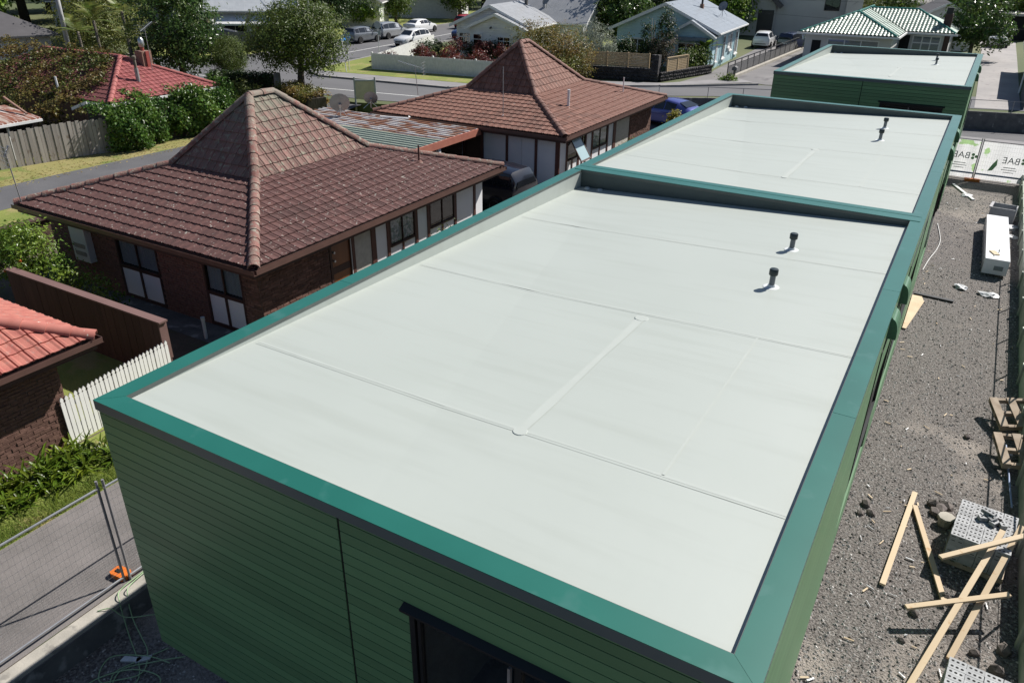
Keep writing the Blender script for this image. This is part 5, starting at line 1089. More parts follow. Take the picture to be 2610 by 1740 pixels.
# palms
for i, (x, y, z, hh) in enumerate(((-45.5,30.6,.4,4.4),(-43.6,31.6,.4,5.0),(-47.3,30.4,.4,3.6),(-42.0,30.6,.4,3.4))):
    t = thing('palm', ['palm second from the left in the clump','tallest palm in the clump behind the ivy roof','leftmost short palm of the clump','shorter palm beside the tall glossy tree'][i], 'palm', (x,y,z), 0, 'palms behind the ivy roof')
    MB().tube([(0,0,-.2),(.05,.02,hh*.5),(0,0,hh)], [.13,.1,.09], 8).obj('trunk', 'bark', t, smooth=True)
    for k in range(13):
        m_ = MB(); az = k*.62+i; el = R.uniform(.1,1.3); ln = R.uniform(1.7,2.5); d = V((math.cos(az)*math.cos(el),math.sin(az)*math.cos(el),math.sin(el))); sd = V((-math.sin(az),math.cos(az),0)); vs = []; fs = []
        for j in range(22):
            tt = .1+.9*j/21; c = V((0,0,hh))+d*ln*tt+V((0,0,-.45*ln*tt*tt)); L_ = .55*math.sin(PI*min(1,tt*.85+.15))
            for sg in (-1,1): o = len(vs); e = c+(sd*sg+d*.6+V((0,0,-.25))).normalized()*L_; vs += [tuple(c-d*.03),tuple(c+d*.03),tuple(e)]; fs.append((o,o+1,o+2))
        m_.add(vs, fs); m_.obj('frond', 'leafpalm', t, fix=False)
bush('tangle of dead fronds and shrubs under the palms', (-44.5,30.0,.4), [((0,0,1.4),(3.6,1.0,1.5)),((2.0,0,1.2),(2.0,1.0,1.3))], 330, 13, .3, .08, 'leafolive', 95, .4)
# ================================================================== cars
def paint(name, c, rough=.25, metal=.0): mk(name, c, tuple(v*.95 for v in c), rough=rough, sc=1, metal=metal, coat=.8)
paint('cargrey', (.20,.215,.235), .3, .5); paint('carsilver', (.42,.43,.44), .3, .5); paint('carwhite', (.78,.78,.78)); paint('carred', (.36,.02,.03)); paint('carblue', (.015,.03,.12)); paint('carnavy', (.012,.018,.05)); paint('cartesla', (.11,.13,.40), .25, .3); paint('cardark', (.02,.022,.026)); paint('carsuv', (.004,.005,.014), .3)
mk('carglass', (.012,.014,.018), (.016,.018,.022), rough=.06, spec=.8, sc=1); mk('tyre', (.015,.015,.016), rough=.85); mk('rim', (.45,.46,.47), (.3,.3,.31), rough=.3, metal=.8); mk('lampred', (.45,.015,.02), rough=.25); mk('lampwhite', (.65,.66,.68), rough=.2); mk('blacktrim', (.02,.02,.022), rough=.5); mk('plate', (.7,.7,.68), rough=.5)
# station rows: x (front +), half width, sill z, belt z, top z, half width at top
CARS = {
 'hatch': [(-2.0,.70,.45,.80,.86,.62),(-1.93,.80,.30,.95,1.10,.62),(-1.72,.84,.24,.97,1.42,.60),(-1.2,.855,.22,.96,1.53,.60),(-.3,.86,.22,.94,1.55,.62),(.45,.86,.22,.92,1.44,.60),(1.02,.85,.22,.90,1.02,.62),(1.55,.82,.24,.84,.90,.60),(1.93,.74,.30,.72,.78,.55),(2.05,.62,.40,.60,.66,.5)],
 'sedan': [(-2.3,.68,.45,.86,.92,.60),(-2.2,.82,.32,.98,1.03,.62),(-1.75,.87,.25,.98,1.08,.60),(-1.15,.885,.23,.96,1.36,.58),(-.4,.89,.22,.95,1.45,.60),(.35,.89,.22,.93,1.40,.60),(1.1,.88,.22,.92,1.0,.64),(1.7,.85,.24,.84,.90,.62),(2.15,.76,.30,.72,.78,.56),(2.3,.62,.42,.6,.66,.5)],
 'mpv': [(-2.25,.70,.45,.90,1.0,.62),(-2.2,.82,.30,1.0,1.25,.64),(-2.0,.86,.24,1.0,1.55,.64),(-1.2,.88,.22,.98,1.63,.66),(-.2,.885,.22,.96,1.62,.66),(.6,.88,.22,.94,1.45,.62),(1.3,.87,.22,.92,1.04,.64),(1.75,.84,.24,.86,.92,.62),(2.15,.76,.30,.74,.80,.56),(2.28,.62,.42,.62,.68,.5)],
 'suv': [(-2.3,.75,.5,1.0,1.08,.68),(-2.25,.88,.36,1.08,1.35,.68),(-2.02,.92,.3,1.1,1.66,.66),(-1.3,.94,.28,1.08,1.72,.68),(-.2,.945,.28,1.06,1.72,.68),(.55,.94,.28,1.05,1.60,.66),(1.2,.93,.28,1.04,1.14,.7),(1.8,.9,.3,.98,1.05,.68),(2.2,.82,.36,.86,.92,.62),(2.35,.7,.46,.7,.76,.55)],
 'fastback': [(-2.38,.72,.5,.98,1.04,.64),(-2.3,.86,.34,1.08,1.14,.66),(-1.9,.92,.26,1.06,1.28,.64),(-1.2,.94,.24,1.02,1.53,.62),(-.4,.95,.22,1.0,1.62,.64),(.35,.95,.22,.98,1.55,.64),(1.2,.94,.22,.96,1.08,.68),(1.8,.9,.24,.90,.97,.66),(2.2,.82,.30,.76,.83,.58),(2.38,.68,.42,.62,.68,.5)]}
def car(name, lb, style, col, loc, rot, grp=None, cat='car', front_lamps=True):
    t = thing(name, lb, cat, loc, rot, grp); S_ = CARS[style]; mb = MB(); ring = []; n = 0
    for (x, hw, zl, zb, zt, ht) in S_:
        half = [(hw*.86,zl),(hw*.985,zl+.10),(hw,(zl+zb)/2+.05),(hw*.985,zb-.06),(hw*.955,zb),(ht+(.0),max(zb+.01,zt-.07)),(ht*.82,zt-.015),(0,zt)]
        pts = half+[(-a,b) for a,b in reversed(half[:-1])]; n = len(pts); ring += [(x,a,b) for a,b in pts]
    fs = []
    for i in range(len(S_)-1):
        for k in range(n-1): fs.append((i*n+k,i*n+k+1,(i+1)*n+k+1,(i+1)*n+k))
        fs.append((i*n+n-1,i*n,(i+1)*n,(i+1)*n+n-1))
    fs += [tuple(range(n)), tuple(range((len(S_)-1)*n,len(S_)*n))]
    mb.add(ring, fs); mb.obj('body', col, t, smooth=2)
    # glazing lies on the cabin faces
    def side(i, k): x, hw, zl, zb, zt, ht = S_[i]; return [(hw*.955,zb),(ht,max(zb+.01,zt-.07)),(ht*.82,zt-.015)][k]
    idx = [i for i in range(len(S_)) if S_[i][4]-S_[i][3] > .22]; i0, i1 = idx[0], idx[-1]
    def P(i, f, sg, off=.012):
        a, b = side(i,0), side(i,1); return V((S_[i][0], sg*(a[0]+(b[0]-a[0])*f+off), a[1]+(b[1]-a[1])*f))
    for sg in (-1,1):
        lo = [P(i,.10,sg) for i in range(i0,i1+1)]; hi = [P(i,.90,sg) for i in range(i0,i1+1)]
        bx = V((S_[i1+1][0]-.12, sg*(S_[i1+1][1]*.93), S_[i1+1][3]+.05)); lo2 = lo+[bx]
        for j in range(len(lo)-1):
            g = .03; q = [lo[j]+V((g,0,0)),lo[j+1]-V((g,0,0)),hi[j+1]-V((g,0,0)),hi[j]+V((g,0,0))]
            m2 = MB(); m2.poly(q); m2.obj('side_window', 'carglass', t, fix=False)
        m2 = MB(); m2.poly([lo[-1]+V((.03,0,0)),bx,hi[-1]+V((.03,0,0))]); m2.obj('side_window', 'carglass', t, fix=False)
        for i in (i0+1,):
            pass
    def scr(i, j, nm):
        a, b = S_[i], S_[j]; up_ = .02
        A = [(a[0],-a[5]*.80,a[4]-.015),(a[0],a[5]*.80,a[4]-.015)]; B_ = [(b[0],b[5]*1.02,b[4]-.0),(b[0],-b[5]*1.02,b[4]-.0)]
        A = [V(p) for p in A]; B_ = [V(p) for p in B_]; q = [A[0].lerp(B_[1],.08),A[1].lerp(B_[0],.08),A[1].lerp(B_[0],.92),A[0].lerp(B_[1],.92)]
        nn = (q[1]-q[0]).cross(q[3]-q[0]).normalized(); nn = nn if nn.z > 0 else -nn
        m2 = MB(); m2.poly([p+nn*.022 for p in q]); m2.obj(nm, 'carglass', t, fix=False)
    scr(i1, i1+1, 'windscreen')
    a, b = S_[i0], S_[max(0,i0-1)]; scr(i0, max(0,i0-1), 'rear_window')
    L0, L1 = S_[0][0], S_[-1][0]; w0 = S_[1][1]
    for sg in (-1,1):
        wz = .32 if style != 'suv' else .36
        for x in (L0+.78, L1-.80):
            y = sg*(.86 if style in ('hatch',) else .88 if style in ('mpv','sedan') else .935)
            wl_ = link('wheel', None, t, (x,y,wz))
            for nm, pr, mt_ in (('tyre',[(wz*.62,-.10),(wz*.97,-.10),(wz,-.06),(wz,.06),(wz*.97,.10),(wz*.62,.10)],'tyre'),('rim',[(.02,.085),(wz*.6,.09),(wz*.64,.104),(wz*.66,.09)],'rim')):
                m2 = MB().lathe(pr,18); o = m2.obj(nm, mt_, wl_, smooth=2); o.rotation_euler = (-sg*PI/2,0,0)
            MB().lathe([(wz*1.12,-.02),(wz*1.12,.004)],18).obj('wheel_arch', 'blacktrim', wl_).rotation_euler = (-sg*PI/2,0,0)
        zl = S_[1][3]-.08
        MB().box(L0+.06,sg*(w0-.24)-.12 if sg>0 else sg*(w0-.24)-.12,zl-.16,L0+.16,sg*(w0-.24)+.12,zl+.02).obj('tail_lamp', 'lampred', t)
        fx_, fw_ = S_[-3][0]+.22, S_[-3][1]; MB().box(fx_-.05,sg*(fw_-.2)-.15,.62,fx_+.13,sg*(fw_-.2)+.13,.74).obj('headlight', 'lampwhite', t)
        xm = S_[i1][0]+.3; MB().box(xm-.05,sg*.93-.07,S_[i1][3]+.0,xm+.06,sg*.93+.07,S_[i1][3]+.13).obj('wing_mirror', col, t)
    MB().box(L0-.01,-.26,.62,L0+.1,.26,.74).obj('number_plate', 'plate', t); MB().box(L0+.0,-.55,.42,L0+.12,.55,.5).obj('bumper_trim', 'blacktrim', t); MB().box(L1-.12,-.45,.42,L1+.005,.45,.54).obj('grille', 'blacktrim', t)
    return t
ps = 'cars parked along the side street'
car('parked_car', 'grey hatchback parked under the dark street oak, rearmost of the row', 'hatch', 'cargrey', (-45.6,58.9,ST), math.radians(88), ps)
car('parked_car', 'silver people carrier parked between the grey hatchback and white sedan', 'mpv', 'carsilver', (-46.0,63.9,ST), math.radians(90), ps)
car('parked_car', 'white sedan parked ahead of the silver people carrier', 'sedan', 'carwhite', (-46.9,70.4,ST), math.radians(92), ps)
car('parked_car', 'red hatchback furthest up the side street', 'hatch', 'carred', (-45.6,78.0,ST), math.radians(95), ps)
car('parked_car', 'white hatchback facing down the street behind the purple shrubs', 'hatch', 'carwhite', (-39.9,59.6,ST), math.radians(-92), ps)
car('parked_car', 'blue hatchback parked behind the white hatchback', 'hatch', 'carblue', (-39.2,68.3,ST), math.radians(-92), ps)
car('parked_car', 'dark blue four-wheel drive in the carport court, its tail toward the green building', 'suv', 'carsuv', (-7.5,20.95,G1), math.radians(176))
car('parked_car', 'metallic violet-blue fastback parked below the street wall', 'fastback', 'cartesla', (-7.4,42.2,0), math.radians(165))
car('parked_car', 'white hatchback behind the blue house corner in the shared driveway', 'hatch', 'carwhite', (-10.9,79.2,ST), math.radians(95))
car('parked_car', 'dark blue estate car parked before the grey two-storey house', 'mpv', 'carnavy', (-8.0,79.0,ST), math.radians(80))
car('parked_car', 'white sedan before the garage at the top of the concrete driveway', 'sedan', 'carwhite', (9.4,94.5,ST), math.radians(86))
car('parked_car', 'dark car under the awnings of the white steep-roofed house', 'mpv', 'cardark', (-52.8,48.4,ST), math.radians(40))
# ================================================================== houses and street furniture further off
def banded(name, c, period, axis='Z', dist=.02, rough=.6, c2=None, prof='SAW'):
    m = mk(name, c, c2, rough=rough, sc=1.5); n = m.node_tree.nodes; l = m.node_tree.links; b = n['Principled BSDF']
    tc = n.new('ShaderNodeTexCoord'); wv = n.new('ShaderNodeTexWave'); wv.bands_direction = axis; wv.wave_profile = prof; wv.inputs['Scale'].default_value = 2*PI/(20*period)
    l.new(tc.outputs['Object'], wv.inputs['Vector']); bp = n.new('ShaderNodeBump'); bp.inputs['Distance'].default_value = dist; l.new(wv.outputs['Fac'], bp.inputs['Height']); l.new(bp.outputs[0], b.inputs['Normal'])
banded('wbwhite', (.84,.84,.83), .19); banded('wbblue', (.50,.70,.76), .19); banded('ironblue', (.20,.235,.28), .4, 'X', .03, .45); banded('irongrey', (.30,.31,.325), .4, 'X', .03, .45); banded('ironwhite', (.66,.68,.70), .5, 'X', .04, .4, (.58,.60,.62)); banded('tilegrey', (.085,.08,.085), .33, 'Z', .03, .7); banded('tilepale', (.42,.39,.37), .3, 'Y', .05, .7, (.33,.31,.3), 'SIN')
mk('render', (.44,.44,.42), (.48,.48,.46), rough=.9, sc=.6); mk('renderwhite', (.64,.64,.66), rough=.8); mk('paling', (.30,.27,.25), (.38,.35,.32), rough=.9, sc=2, st=(3,3,.3), rnd=.16, c3=(.20,.16,.13), s3=3, t3=.6, w3=.12); mk('slat', (.42,.31,.18), (.48,.36,.22), rough=.7, rnd=.08, sc=4); mk('basalt', (.028,.026,.028), (.07,.065,.065), rough=.95, sc=5, rnd=.3, bump=.03, bsc=7); mk('blackmetal', (.02,.021,.023), rough=.5); mk('gfence', (.115,.115,.12), (.14,.14,.145), rough=.8, sc=3, rnd=.1); mk('signblue', (.05,.25,.62), rough=.4); mk('signgrey', (.38,.40,.43), rough=.5); mk('signcream', (.55,.5,.38), rough=.7); mk('awning', (.72,.72,.72), rough=.5); mk('trimwhite', (.78,.78,.77), rough=.5); mk('pole', (.33,.33,.34), (.40,.40,.41), rough=.7, sc=2); mk('polewood', (.13,.11,.10), (.2,.18,.16), rough=.9, sc=3); mk('chimbrick', (.20,.11,.085), (.27,.17,.13), rough=.9, sc=9); mk('redpaint', (.30,.06,.05), rough=.6)
def roof_slab(mb, pts, th=.08): mb.prism(pts, (0,0,th))
def gable(root, x0, x1, y0, y1, z0, h, rise, wall, roof, over=.45, ends=True, trim='trimwhite', ridge='y'):
    """gable block; ridge along local y (gable facing front) or x"""
    mb = MB()
    if ridge == 'y':
        xm = (x0+x1)/2; mb.prism([(x0,y0,z0),(x1,y0,z0),(x1,y0,z0+h),(xm,y0,z0+h+rise),(x0,y0,z0+h)],(0,y1-y0,0)); mb.obj('wall', wall, root)
        s = rise/((x1-x0)/2); e = over*s; rf_ = link('roof', None, root)
        for sg, xa in ((-1,x0),(1,x1)):
            m2 = MB(); m2.prism([(xa+sg*over,y0-over,z0+h-e),(xm,y0-over,z0+h+rise),(xm,y0-over,z0+h+rise+.07),(xa+sg*over,y0-over,z0+h-e+.07)],(0,y1-y0+2*over,0)); m2.obj('roof_slope', roof, rf_)
            m2 = MB(); m2.prism([(xa+sg*(over+.01),y0-over-.03,z0+h-e-.16),(xm,y0-over-.03,z0+h+rise-.16),(xm,y0-over-.03,z0+h+rise+.08),(xa+sg*(over+.01),y0-over-.03,z0+h-e+.08)],(0,.028,0)); m2.obj('barge_board', trim, rf_)
            m2 = MB(); m2.box(min(xa+sg*over,xa+sg*(over+.1)),y0-over,z0+h-e-.08,max(xa+sg*over,xa+sg*(over+.1)),y1+over,z0+h-e+.03); m2.obj('gutter', trim, rf_)
    else:
        ym = (y0+y1)/2; mb.prism([(x0,y0,z0),(x0,y1,z0),(x0,y1,z0+h),(x0,ym,z0+h+rise),(x0,y0,z0+h)],(x1-x0,0,0)); mb.obj('wall', wall, root)
        s = rise/((y1-y0)/2); e = over*s; rf_ = link('roof', None, root)
        for sg, ya in ((-1,y0),(1,y1)):
            m2 = MB(); m2.prism([(x0-over,ya+sg*over,z0+h-e),(x0-over,ym,z0+h+rise),(x0-over,ym,z0+h+rise+.07),(x0-over,ya+sg*over,z0+h-e+.07)],(x1-x0+2*over,0,0)); m2.obj('roof_slope', roof, rf_)
            m2 = MB(); m2.box(x0-over,min(ya+sg*over,ya+sg*(over+.1)),z0+h-e-.1,x1+over,max(ya+sg*over,ya+sg*(over+.1)),z0+h-e+.03); m2.obj('gutter', trim, rf_)
        for xx in (x0-over-.02,x1+over): m2 = MB(); m2.prism([(xx,y0-over,z0+h-e-.14),(xx,ym,z0+h+rise-.14),(xx,y1+over,z0+h-e-.14),(xx,y1+over,z0+h-e+.05),(xx,ym,z0+h+rise+.07),(xx,y0-over,z0+h-e+.05)],(.02,0,0)); m2.obj('barge_board', trim, rf_)
    return rf_
def hip(root, x0, x1, y0, y1, z, rise, roof, th=.1):
    """hip roof over a rectangle, ridge along the long side"""
    rf_ = link('roof', None, root); W_, D_ = x1-x0, y1-y0
    if W_ >= D_: a, b = (x0+D_/2,(y0+y1)/2,z+rise), (x1-D_/2,(y0+y1)/2,z+rise)
    else: a, b = ((x0+x1)/2,y0+W_/2,z+rise), ((x0+x1)/2,y1-W_/2,z+rise)
    E = [(x0,y0,z),(x1,y0,z),(x1,y1,z),(x0,y1,z)]
    F = [[E[0],E[1],b,a],[E[1],E[2],b],[E[2],E[3],a,b],[E[3],E[0],a]] if W_ >= D_ else [[E[0],E[1],a],[E[1],E[2],b,a],[E[2],E[3],b],[E[3],E[0],a,b]]
    return rf_, F, a, b
# ---- white cottage
ck = thing('weatherboard_cottage', 'white weatherboard cottage with double front gable and grey iron roof', 'house', (-31.7,55.2,ST-.3), math.radians(8))
gable(ck, 0, 6.7, 0, 6.2, 0, 3.1, 1.45, 'wbwhite', 'irongrey'); gable(ck, 1.7, 6.6, -.9, .2, 0, 2.95, 1.0, 'wbwhite', 'irongrey', .35)
gable(ck, -.5, 9.6, 6.2, 12.5, 0, 3.1, 1.75, 'wbwhite', 'irongrey', .4, ridge='x')
MB().prism([(.15,-.012,3.2),(6.55,-.012,3.2),(3.35,-.012,4.5)],(0,.01,0)).obj('gable_panel', 'wbwhite', ck)
fc = frame3((0,0,0),(1,0,0)); fp = frame3((0,-.9,0),(1,0,0)); fe = frame3((6.7,0,0),(0,1,0))
def cwin(root, fr, x0, x1, z0, z1, cols, half=.68, nm='window'):
    window(fr, x0, x1, z0, z1, root, cols=cols, rows=2, half=half, fmat='trimwhite', fw_=.11, cur=False, pane='panedark', bar=.06, name=nm)
    pobj(fr, 'window_sill', 'trimwhite', root, (x0-.12,0,z0-.1,x1+.12,.12,z0))
MB().box(.45,-.35,1.25,2.05-.5,.0,2.35).obj('bay_box','wbwhite',ck) if False else None
cwin(ck, fc, .75, 1.65, 1.35, 2.3, 3) if False else None
cwin(ck, frame3((0,-.03,0),(1,0,0)), .2, 1.62, 1.25, 2.35, 3); cwin(ck, frame3((0,-.93,0),(1,0,0)), 4.2, 5.5, 1.15, 2.25, 2); cwin(ck, frame3((0,-.93,0),(1,0,0)), 1.95, 2.9, 1.0, 2.4, 1)
MB().tube([(3.7,-.95,2.9),(3.7,-1.15,2.85)],.07,8).obj('floodlight','blacktrim',ck)
sat_dish('grey satellite dish on the cottage roof', (-24.6,58.4,ST+4.1), -.3, .6, .36, .5)
# ---- blue house
bh = thing('blue_villa', 'pale blue weatherboard house with slate-blue iron roof', 'house', (-17.85,59.4,ST-.3), math.radians(4.0))
gable(bh, -.5, 7.6, 0, 9.8, 0, 3.3, 1.8, 'wbblue', 'ironblue', .55); gable(bh, 4.4, 7.5, -.8, .3, 0, 3.05, .9, 'wbblue', 'ironblue', .4)
fb2 = frame3((0,-.03,0),(1,0,0)); fq = frame3((0,-.83,0),(1,0,0)); fr2 = frame3((7.63,0,0),(0,1,0))
cwin(bh, fb2, .7, 2.0, .9, 2.4, 2); cwin(bh, fb2, 2.6, 3.9, .9, 2.4, 2); cwin(bh, fq, 4.9, 7.0, .9, 2.35, 3)
pobj(fq, 'window_hood', 'ironblue', bh, (4.6,0,2.5,7.3,.5,2.75)); pobj(fb2, 'gable_vent', 'trimwhite', bh, (3.1,0,3.6,4.4,.03,4.1))
for a, b, c, d in ((1.0,1.5,.8,2.35),(3.2,4.3,.8,2.6),(5.3,5.9,1.5,2.5),(6.0,6.9,1.2,2.6),(8.2,9.3,.7,2.6)): cwin(bh, fr2, a, b, c, d, 2)
for y in (2.9,7.6): MB().tube([(7.72,y,0),(7.72,y,3.0)], .05, 6).obj('downpipe', 'wbblue', bh)
t = thing('roof_flue', 'black steel flue with brick base on the blue house roof', 'flue', (-13.2,65.2,ST+4.35)); MB().box(-.14,-.14,-.3,.14,.14,.15).obj('flue_base','chimbrick',t); MB().tube([(0,0,.1),(0,0,1.1)],.09,8).obj('flue_pipe','blacktrim',t)
sat_dish('small satellite dish on the blue house roof', (-11.6,66.0,ST+3.6), -.2, .6, .4, .7)
# ---- stone walls, slat fences in front of the blue house
def stone_wall(lb, a, b, h, z, th=.35, n=6):
    t = thing('basalt_wall', lb, 'wall'); a, b = V((*a,z)), V((*b,z)); L_ = (b-a).length; MB().bar(a+V((0,0,h/2-.03)), b+V((0,0,h/2-.03)), th, h-.06).obj('wall_core', 'basalt', t)
    d = (b-a).normalized(); s = V((d.y,-d.x,0)); rows = max(2, int(h/.2)); me = [MB().add(*blob(.15, 200+k, 1, (1.15,.6,.75), .22)).mesh('stone','basalt') for k in range(4)]
    for r in range(rows):
        u = R.uniform(0,.1)
        while u < L_: link('stone', me[R.randrange(4)], t, a+d*u+s*(th/2-.02)+V((0,0,(r+.5)*h/rows)), (R.uniform(-.4,.4),0,math.atan2(d.y,d.x)+R.uniform(-.2,.2))); u += R.uniform(.2,.3)
    return t
stone_wall('dark basalt stone wall along the footpath before the blue house', (-17.6,50.2), (-12.0,51.4), .95, ST); stone_wall('low dark basalt wall climbing beside the driveway', (-11.5,51.6), (-9.7,58.0), .7, ST)
stone_wall('square basalt pillar at the wall corner', (-12.0,51.5), (-11.5,51.5), 1.9, ST, .5)
def slat_fence(lb, a, b, z0, h, n, toprail=False):
    t = thing('slat_fence', lb, 'fence'); a, b = V((*a,z0)), V((*b,z0)); L_ = (b-a).length; k = max(2, round(L_/1.5)+1)
    for i in range(n): p = V((0,0,(i+.5)*h/n)); MB().bar(a+p, b+p, .025, h/n*.78).obj('slat', 'slat', t)
    for i in range(k): p = a+(b-a)*i/(k-1); MB().box(p.x-.05,p.y+.02,z0-.1,p.x+.05,p.y+.12,z0+h+.02).obj('post', 'slat', t)
    if toprail: MB().bar(a+V((0,0,h+.04)), b+V((0,0,h+.04)), .12, .05).obj('top_rail', 'slat', t)
    return t
slat_fence('brown horizontal slat fence on top of the long basalt wall', (-18.4,50.1), (-12.3,51.35), ST+.95, .95, 9); slat_fence('short pale slat fence with top rail beside the driveway', (-11.2,52.2), (-10.6,55.0), ST+.62, .95, 8, True)
# ---- driveway fence and letterbox
df = thing('driveway_fence', 'long dark metal-capped board fence climbing between the two driveways', 'fence'); a, b = V((-7.7,55.8,ST)), V((-7.3,83.5,ST)); d = (b-a); L_ = d.length; k = int(L_/.3)
bmn = MB().box(-.012,0,0,.012,.27,.82).mesh('fence_board','gfence')
for i in range(k): link('fence_board', bmn, df, a+d*(i/k))
for i in range(17): p = a+d*(i/16); MB().box(p.x-.03,p.y-.03,ST,p.x+.03,p.y+.03,ST+1.18).obj('post', 'blackmetal', df)
MB().bar(a+V((0,0,1.16)), b+V((0,0,1.16)), .07, .06).obj('top_rail', 'blackmetal', df); MB().bar(a+V((0,0,.88)), b+V((0,0,.88)), .05, .05).obj('mid_rail', 'blackmetal', df)
MB().bar(a+V((.25,0,.08)), b+V((.25,0,.08)), .3, .2).obj('driveway_kerb', 'conc', label='pale concrete edge strip along the driveway fence', category='kerb')
t = thing('letterbox', 'letterbox on a short timber post at the driveway mouth', 'letterbox', (-7.0,55.2,ST)); MB().box(-.07,-.07,0,.07,.07,.75).obj('post','polewood',t); q = MB(); q.prism([(-.18,-.2,.75),(.18,-.2,.75),(.18,-.2,.95),(0,-.2,1.05),(-.18,-.2,.95)],(0,.4,0)); q.obj('box','gfence',t)
# ---- two-storey grey house
ts = thing('two_storey_house', 'grey rendered two-storey house with dark diagonal roof edge behind the blue house', 'house', (-22,88.5,ST), math.radians(10))
MB().box(0,0,0,9.4,9,6.8).obj('wall','render',ts); gable(ts, 8.6, 17.5, .6, 9, 0, 4.9, 2.6, 'render', 'irongrey', .3)
MB().prism([(5.2,-.9,6.9),(5.5,-.9,7.2),(10.2,-.9,3.2),(9.9,-.9,2.9)],(0,1.4,0)).obj('roof_edge','tilegrey',ts)
fts = frame3((0,-.02,0),(1,0,0)); ftr = frame3((0,.58,0),(1,0,0))
for f_, a, b, c, d in ((fts,2.6,4.6,4.2,5.9),(fts,6.4,8.0,4.3,5.8),(ftr,10.6,12.6,4.2,6.0),(ftr,14.4,16.0,2.8,4.3)): window(f_, a, b, c, d, ts, cols=2, fmat='blackmetal', fw_=.07, cur=False, pane='panedark')
pobj(fts, 'door', 'blackmetal', ts, (7.6,-.05,0,9.3,.02,2.7)); MB().box(16.6,-1.0,0,18.2,.5,4.3).obj('side_bay','render',ts)
sat_dish('large pale satellite dish on the grey two-storey house', (-4.9,91.0,ST+3.4), -.4, .6, .62, .6)
# ---- green tiled house
gh = thing('green_tile_house', 'pale house with green tiled hip roofs behind the separate green unit', 'house')
mk('tilegreen', (.17,.25,.20), (.13,.195,.155), rough=.38, sc=5, isl=.15, spec=.5); mk('capgreen', (.012,.16,.12), (.016,.18,.135), rough=.35, sc=3); mk('sunlitgreen', (.22,.31,.26), (.26,.34,.29), rough=.5, sc=2); mk('creamwall', (.56,.55,.54), (.6,.59,.58), rough=.8, sc=2); mk('undergreen', (.10,.13,.11), rough=.9)
gz = 3.62
GP = [(0,0),(.05,.035),(.11,.06),(.19,.06),(.25,.035),(.3,0)]
rfg = link('roof', None, gh); lE = [(-5.2,67.2,gz),(2.3,67.0,gz),(2.3,77,gz),(-5.2,84,gz)]; apx = (-1.45,70.9,5.12); apb = (-1.5,80,5.12); rr = (2.7,77.0,5.12)
tiled(rfg, [([lE[0],lE[1],apx],True),([lE[3],lE[0],apx,apb],False),([(2.3,72.9,gz),(6.1,72.9,gz),rr,(-1.5,77,5.12)],True)], 'tilegreen', 'capgreen', 0, [(lE[0],apx),(lE[1],apx),((6.1,72.9,gz),rr),(rr,(-1.5,77,5.12)),(apx,apb)], GP, .3, .36, .13, .6, 'undergreen')
sh = MB(); sh.poly([lE[1],(2.3,77,gz),apb,apx]); sh.obj('side_slope','sunlitgreen',rfg); sh = MB(); sh.poly([(6.1,72.9,gz),(6.1,81,gz),rr]); sh.obj('side_slope','sunlitgreen',rfg)  # sunlit slopes: glare on the tiles painted as a flat, paler green
for i in range(1,8): p = V(lE[1]).lerp(V((2.3,77,gz)),i/8); q2 = V(apx).lerp(V(apb),i/8); MB().bar(p+V((0,0,.03)), p.lerp(q2,.98)+V((0,0,.03)), .03,.03).obj('roof_batten','undergreen',rfg)
MB().box(-5.4,66.95,gz-.16,2.5,67.05,gz-.02).box(2.35,72.7,gz-.16,6.3,72.8,gz-.02).box(2.36,67.05,gz-.16,2.48,72.7,gz-.02).obj('gutter','trimwhite',gh)
MB().box(-4.8,67.7,ST,1.9,84,gz-.1).box(1.9,73.4,ST,5.7,81,gz-.1).obj('wall','creamwall',gh)
fg = frame3((0,67.68,ST),(1,0,0)); fg2 = frame3((0,73.38,ST),(1,0,0))
window(fg, -3.0, 1.0, 1.0, 2.2, gh, cols=3, fmat='trimwhite', fw_=.08, cur=True, bar=.08); window(fg2, 2.9, 5.1, .6, 2.35, gh, cols=3, rows=2, half=.68, fmat='trimwhite', fw_=.1, cur=True, bar=.1); pobj(fg2,'dark_recess_panel','interior',gh,(1.95,.0,0,2.7,.03,2.3)); pobj(fg2,'wall_corner','browndark',gh,(5.3,0,0,5.72,.03,2.4)); pobj(fg,'wall_door','interior',gh,(-4.2,0,0,-3.5,.03,2.0))  # recess shade by the bay is painted as a near-black panel
t = thing('brick_chimney', 'dark brick chimney on the right slope of the green tiled house', 'chimney', (5.2,74.9,gz+.3)); MB().box(-.3,-.3,-.6,.3,.3,1.1).obj('chimney_stack','browndark',t); MB().box(-.24,-.24,1.1,.24,.24,1.6).obj('chimney_pot','blacktrim',t)
# ---- roofs behind the green house
for lb, x, y, rz, w_, d_, h_, rs, rm in (('house with pale tiled roof peeking above the green ridge', -7,118,.1,10,9,2.7,1.9,'tilepale'),('grey gabled outbuilding behind the brick chimney', 1.6,86.5,.15,5.6,9,2.8,1.5,'tilegrey'),('house with pale tiled roof near the top right corner', 3.5,124,.05,9,9,2.7,1.7,'tilepale'),('pale roofed house behind the olive tree at top', -19,120,.1,9,9,2.7,1.8,'tilepale')):
    t = thing('house', lb, 'house', (x,y,ST), rz); gable(t, 0, w_, 0, d_, 0, h_, rs, 'renderwhite', rm, .4, ridge='y' if rm == 'tilegrey' else 'x')
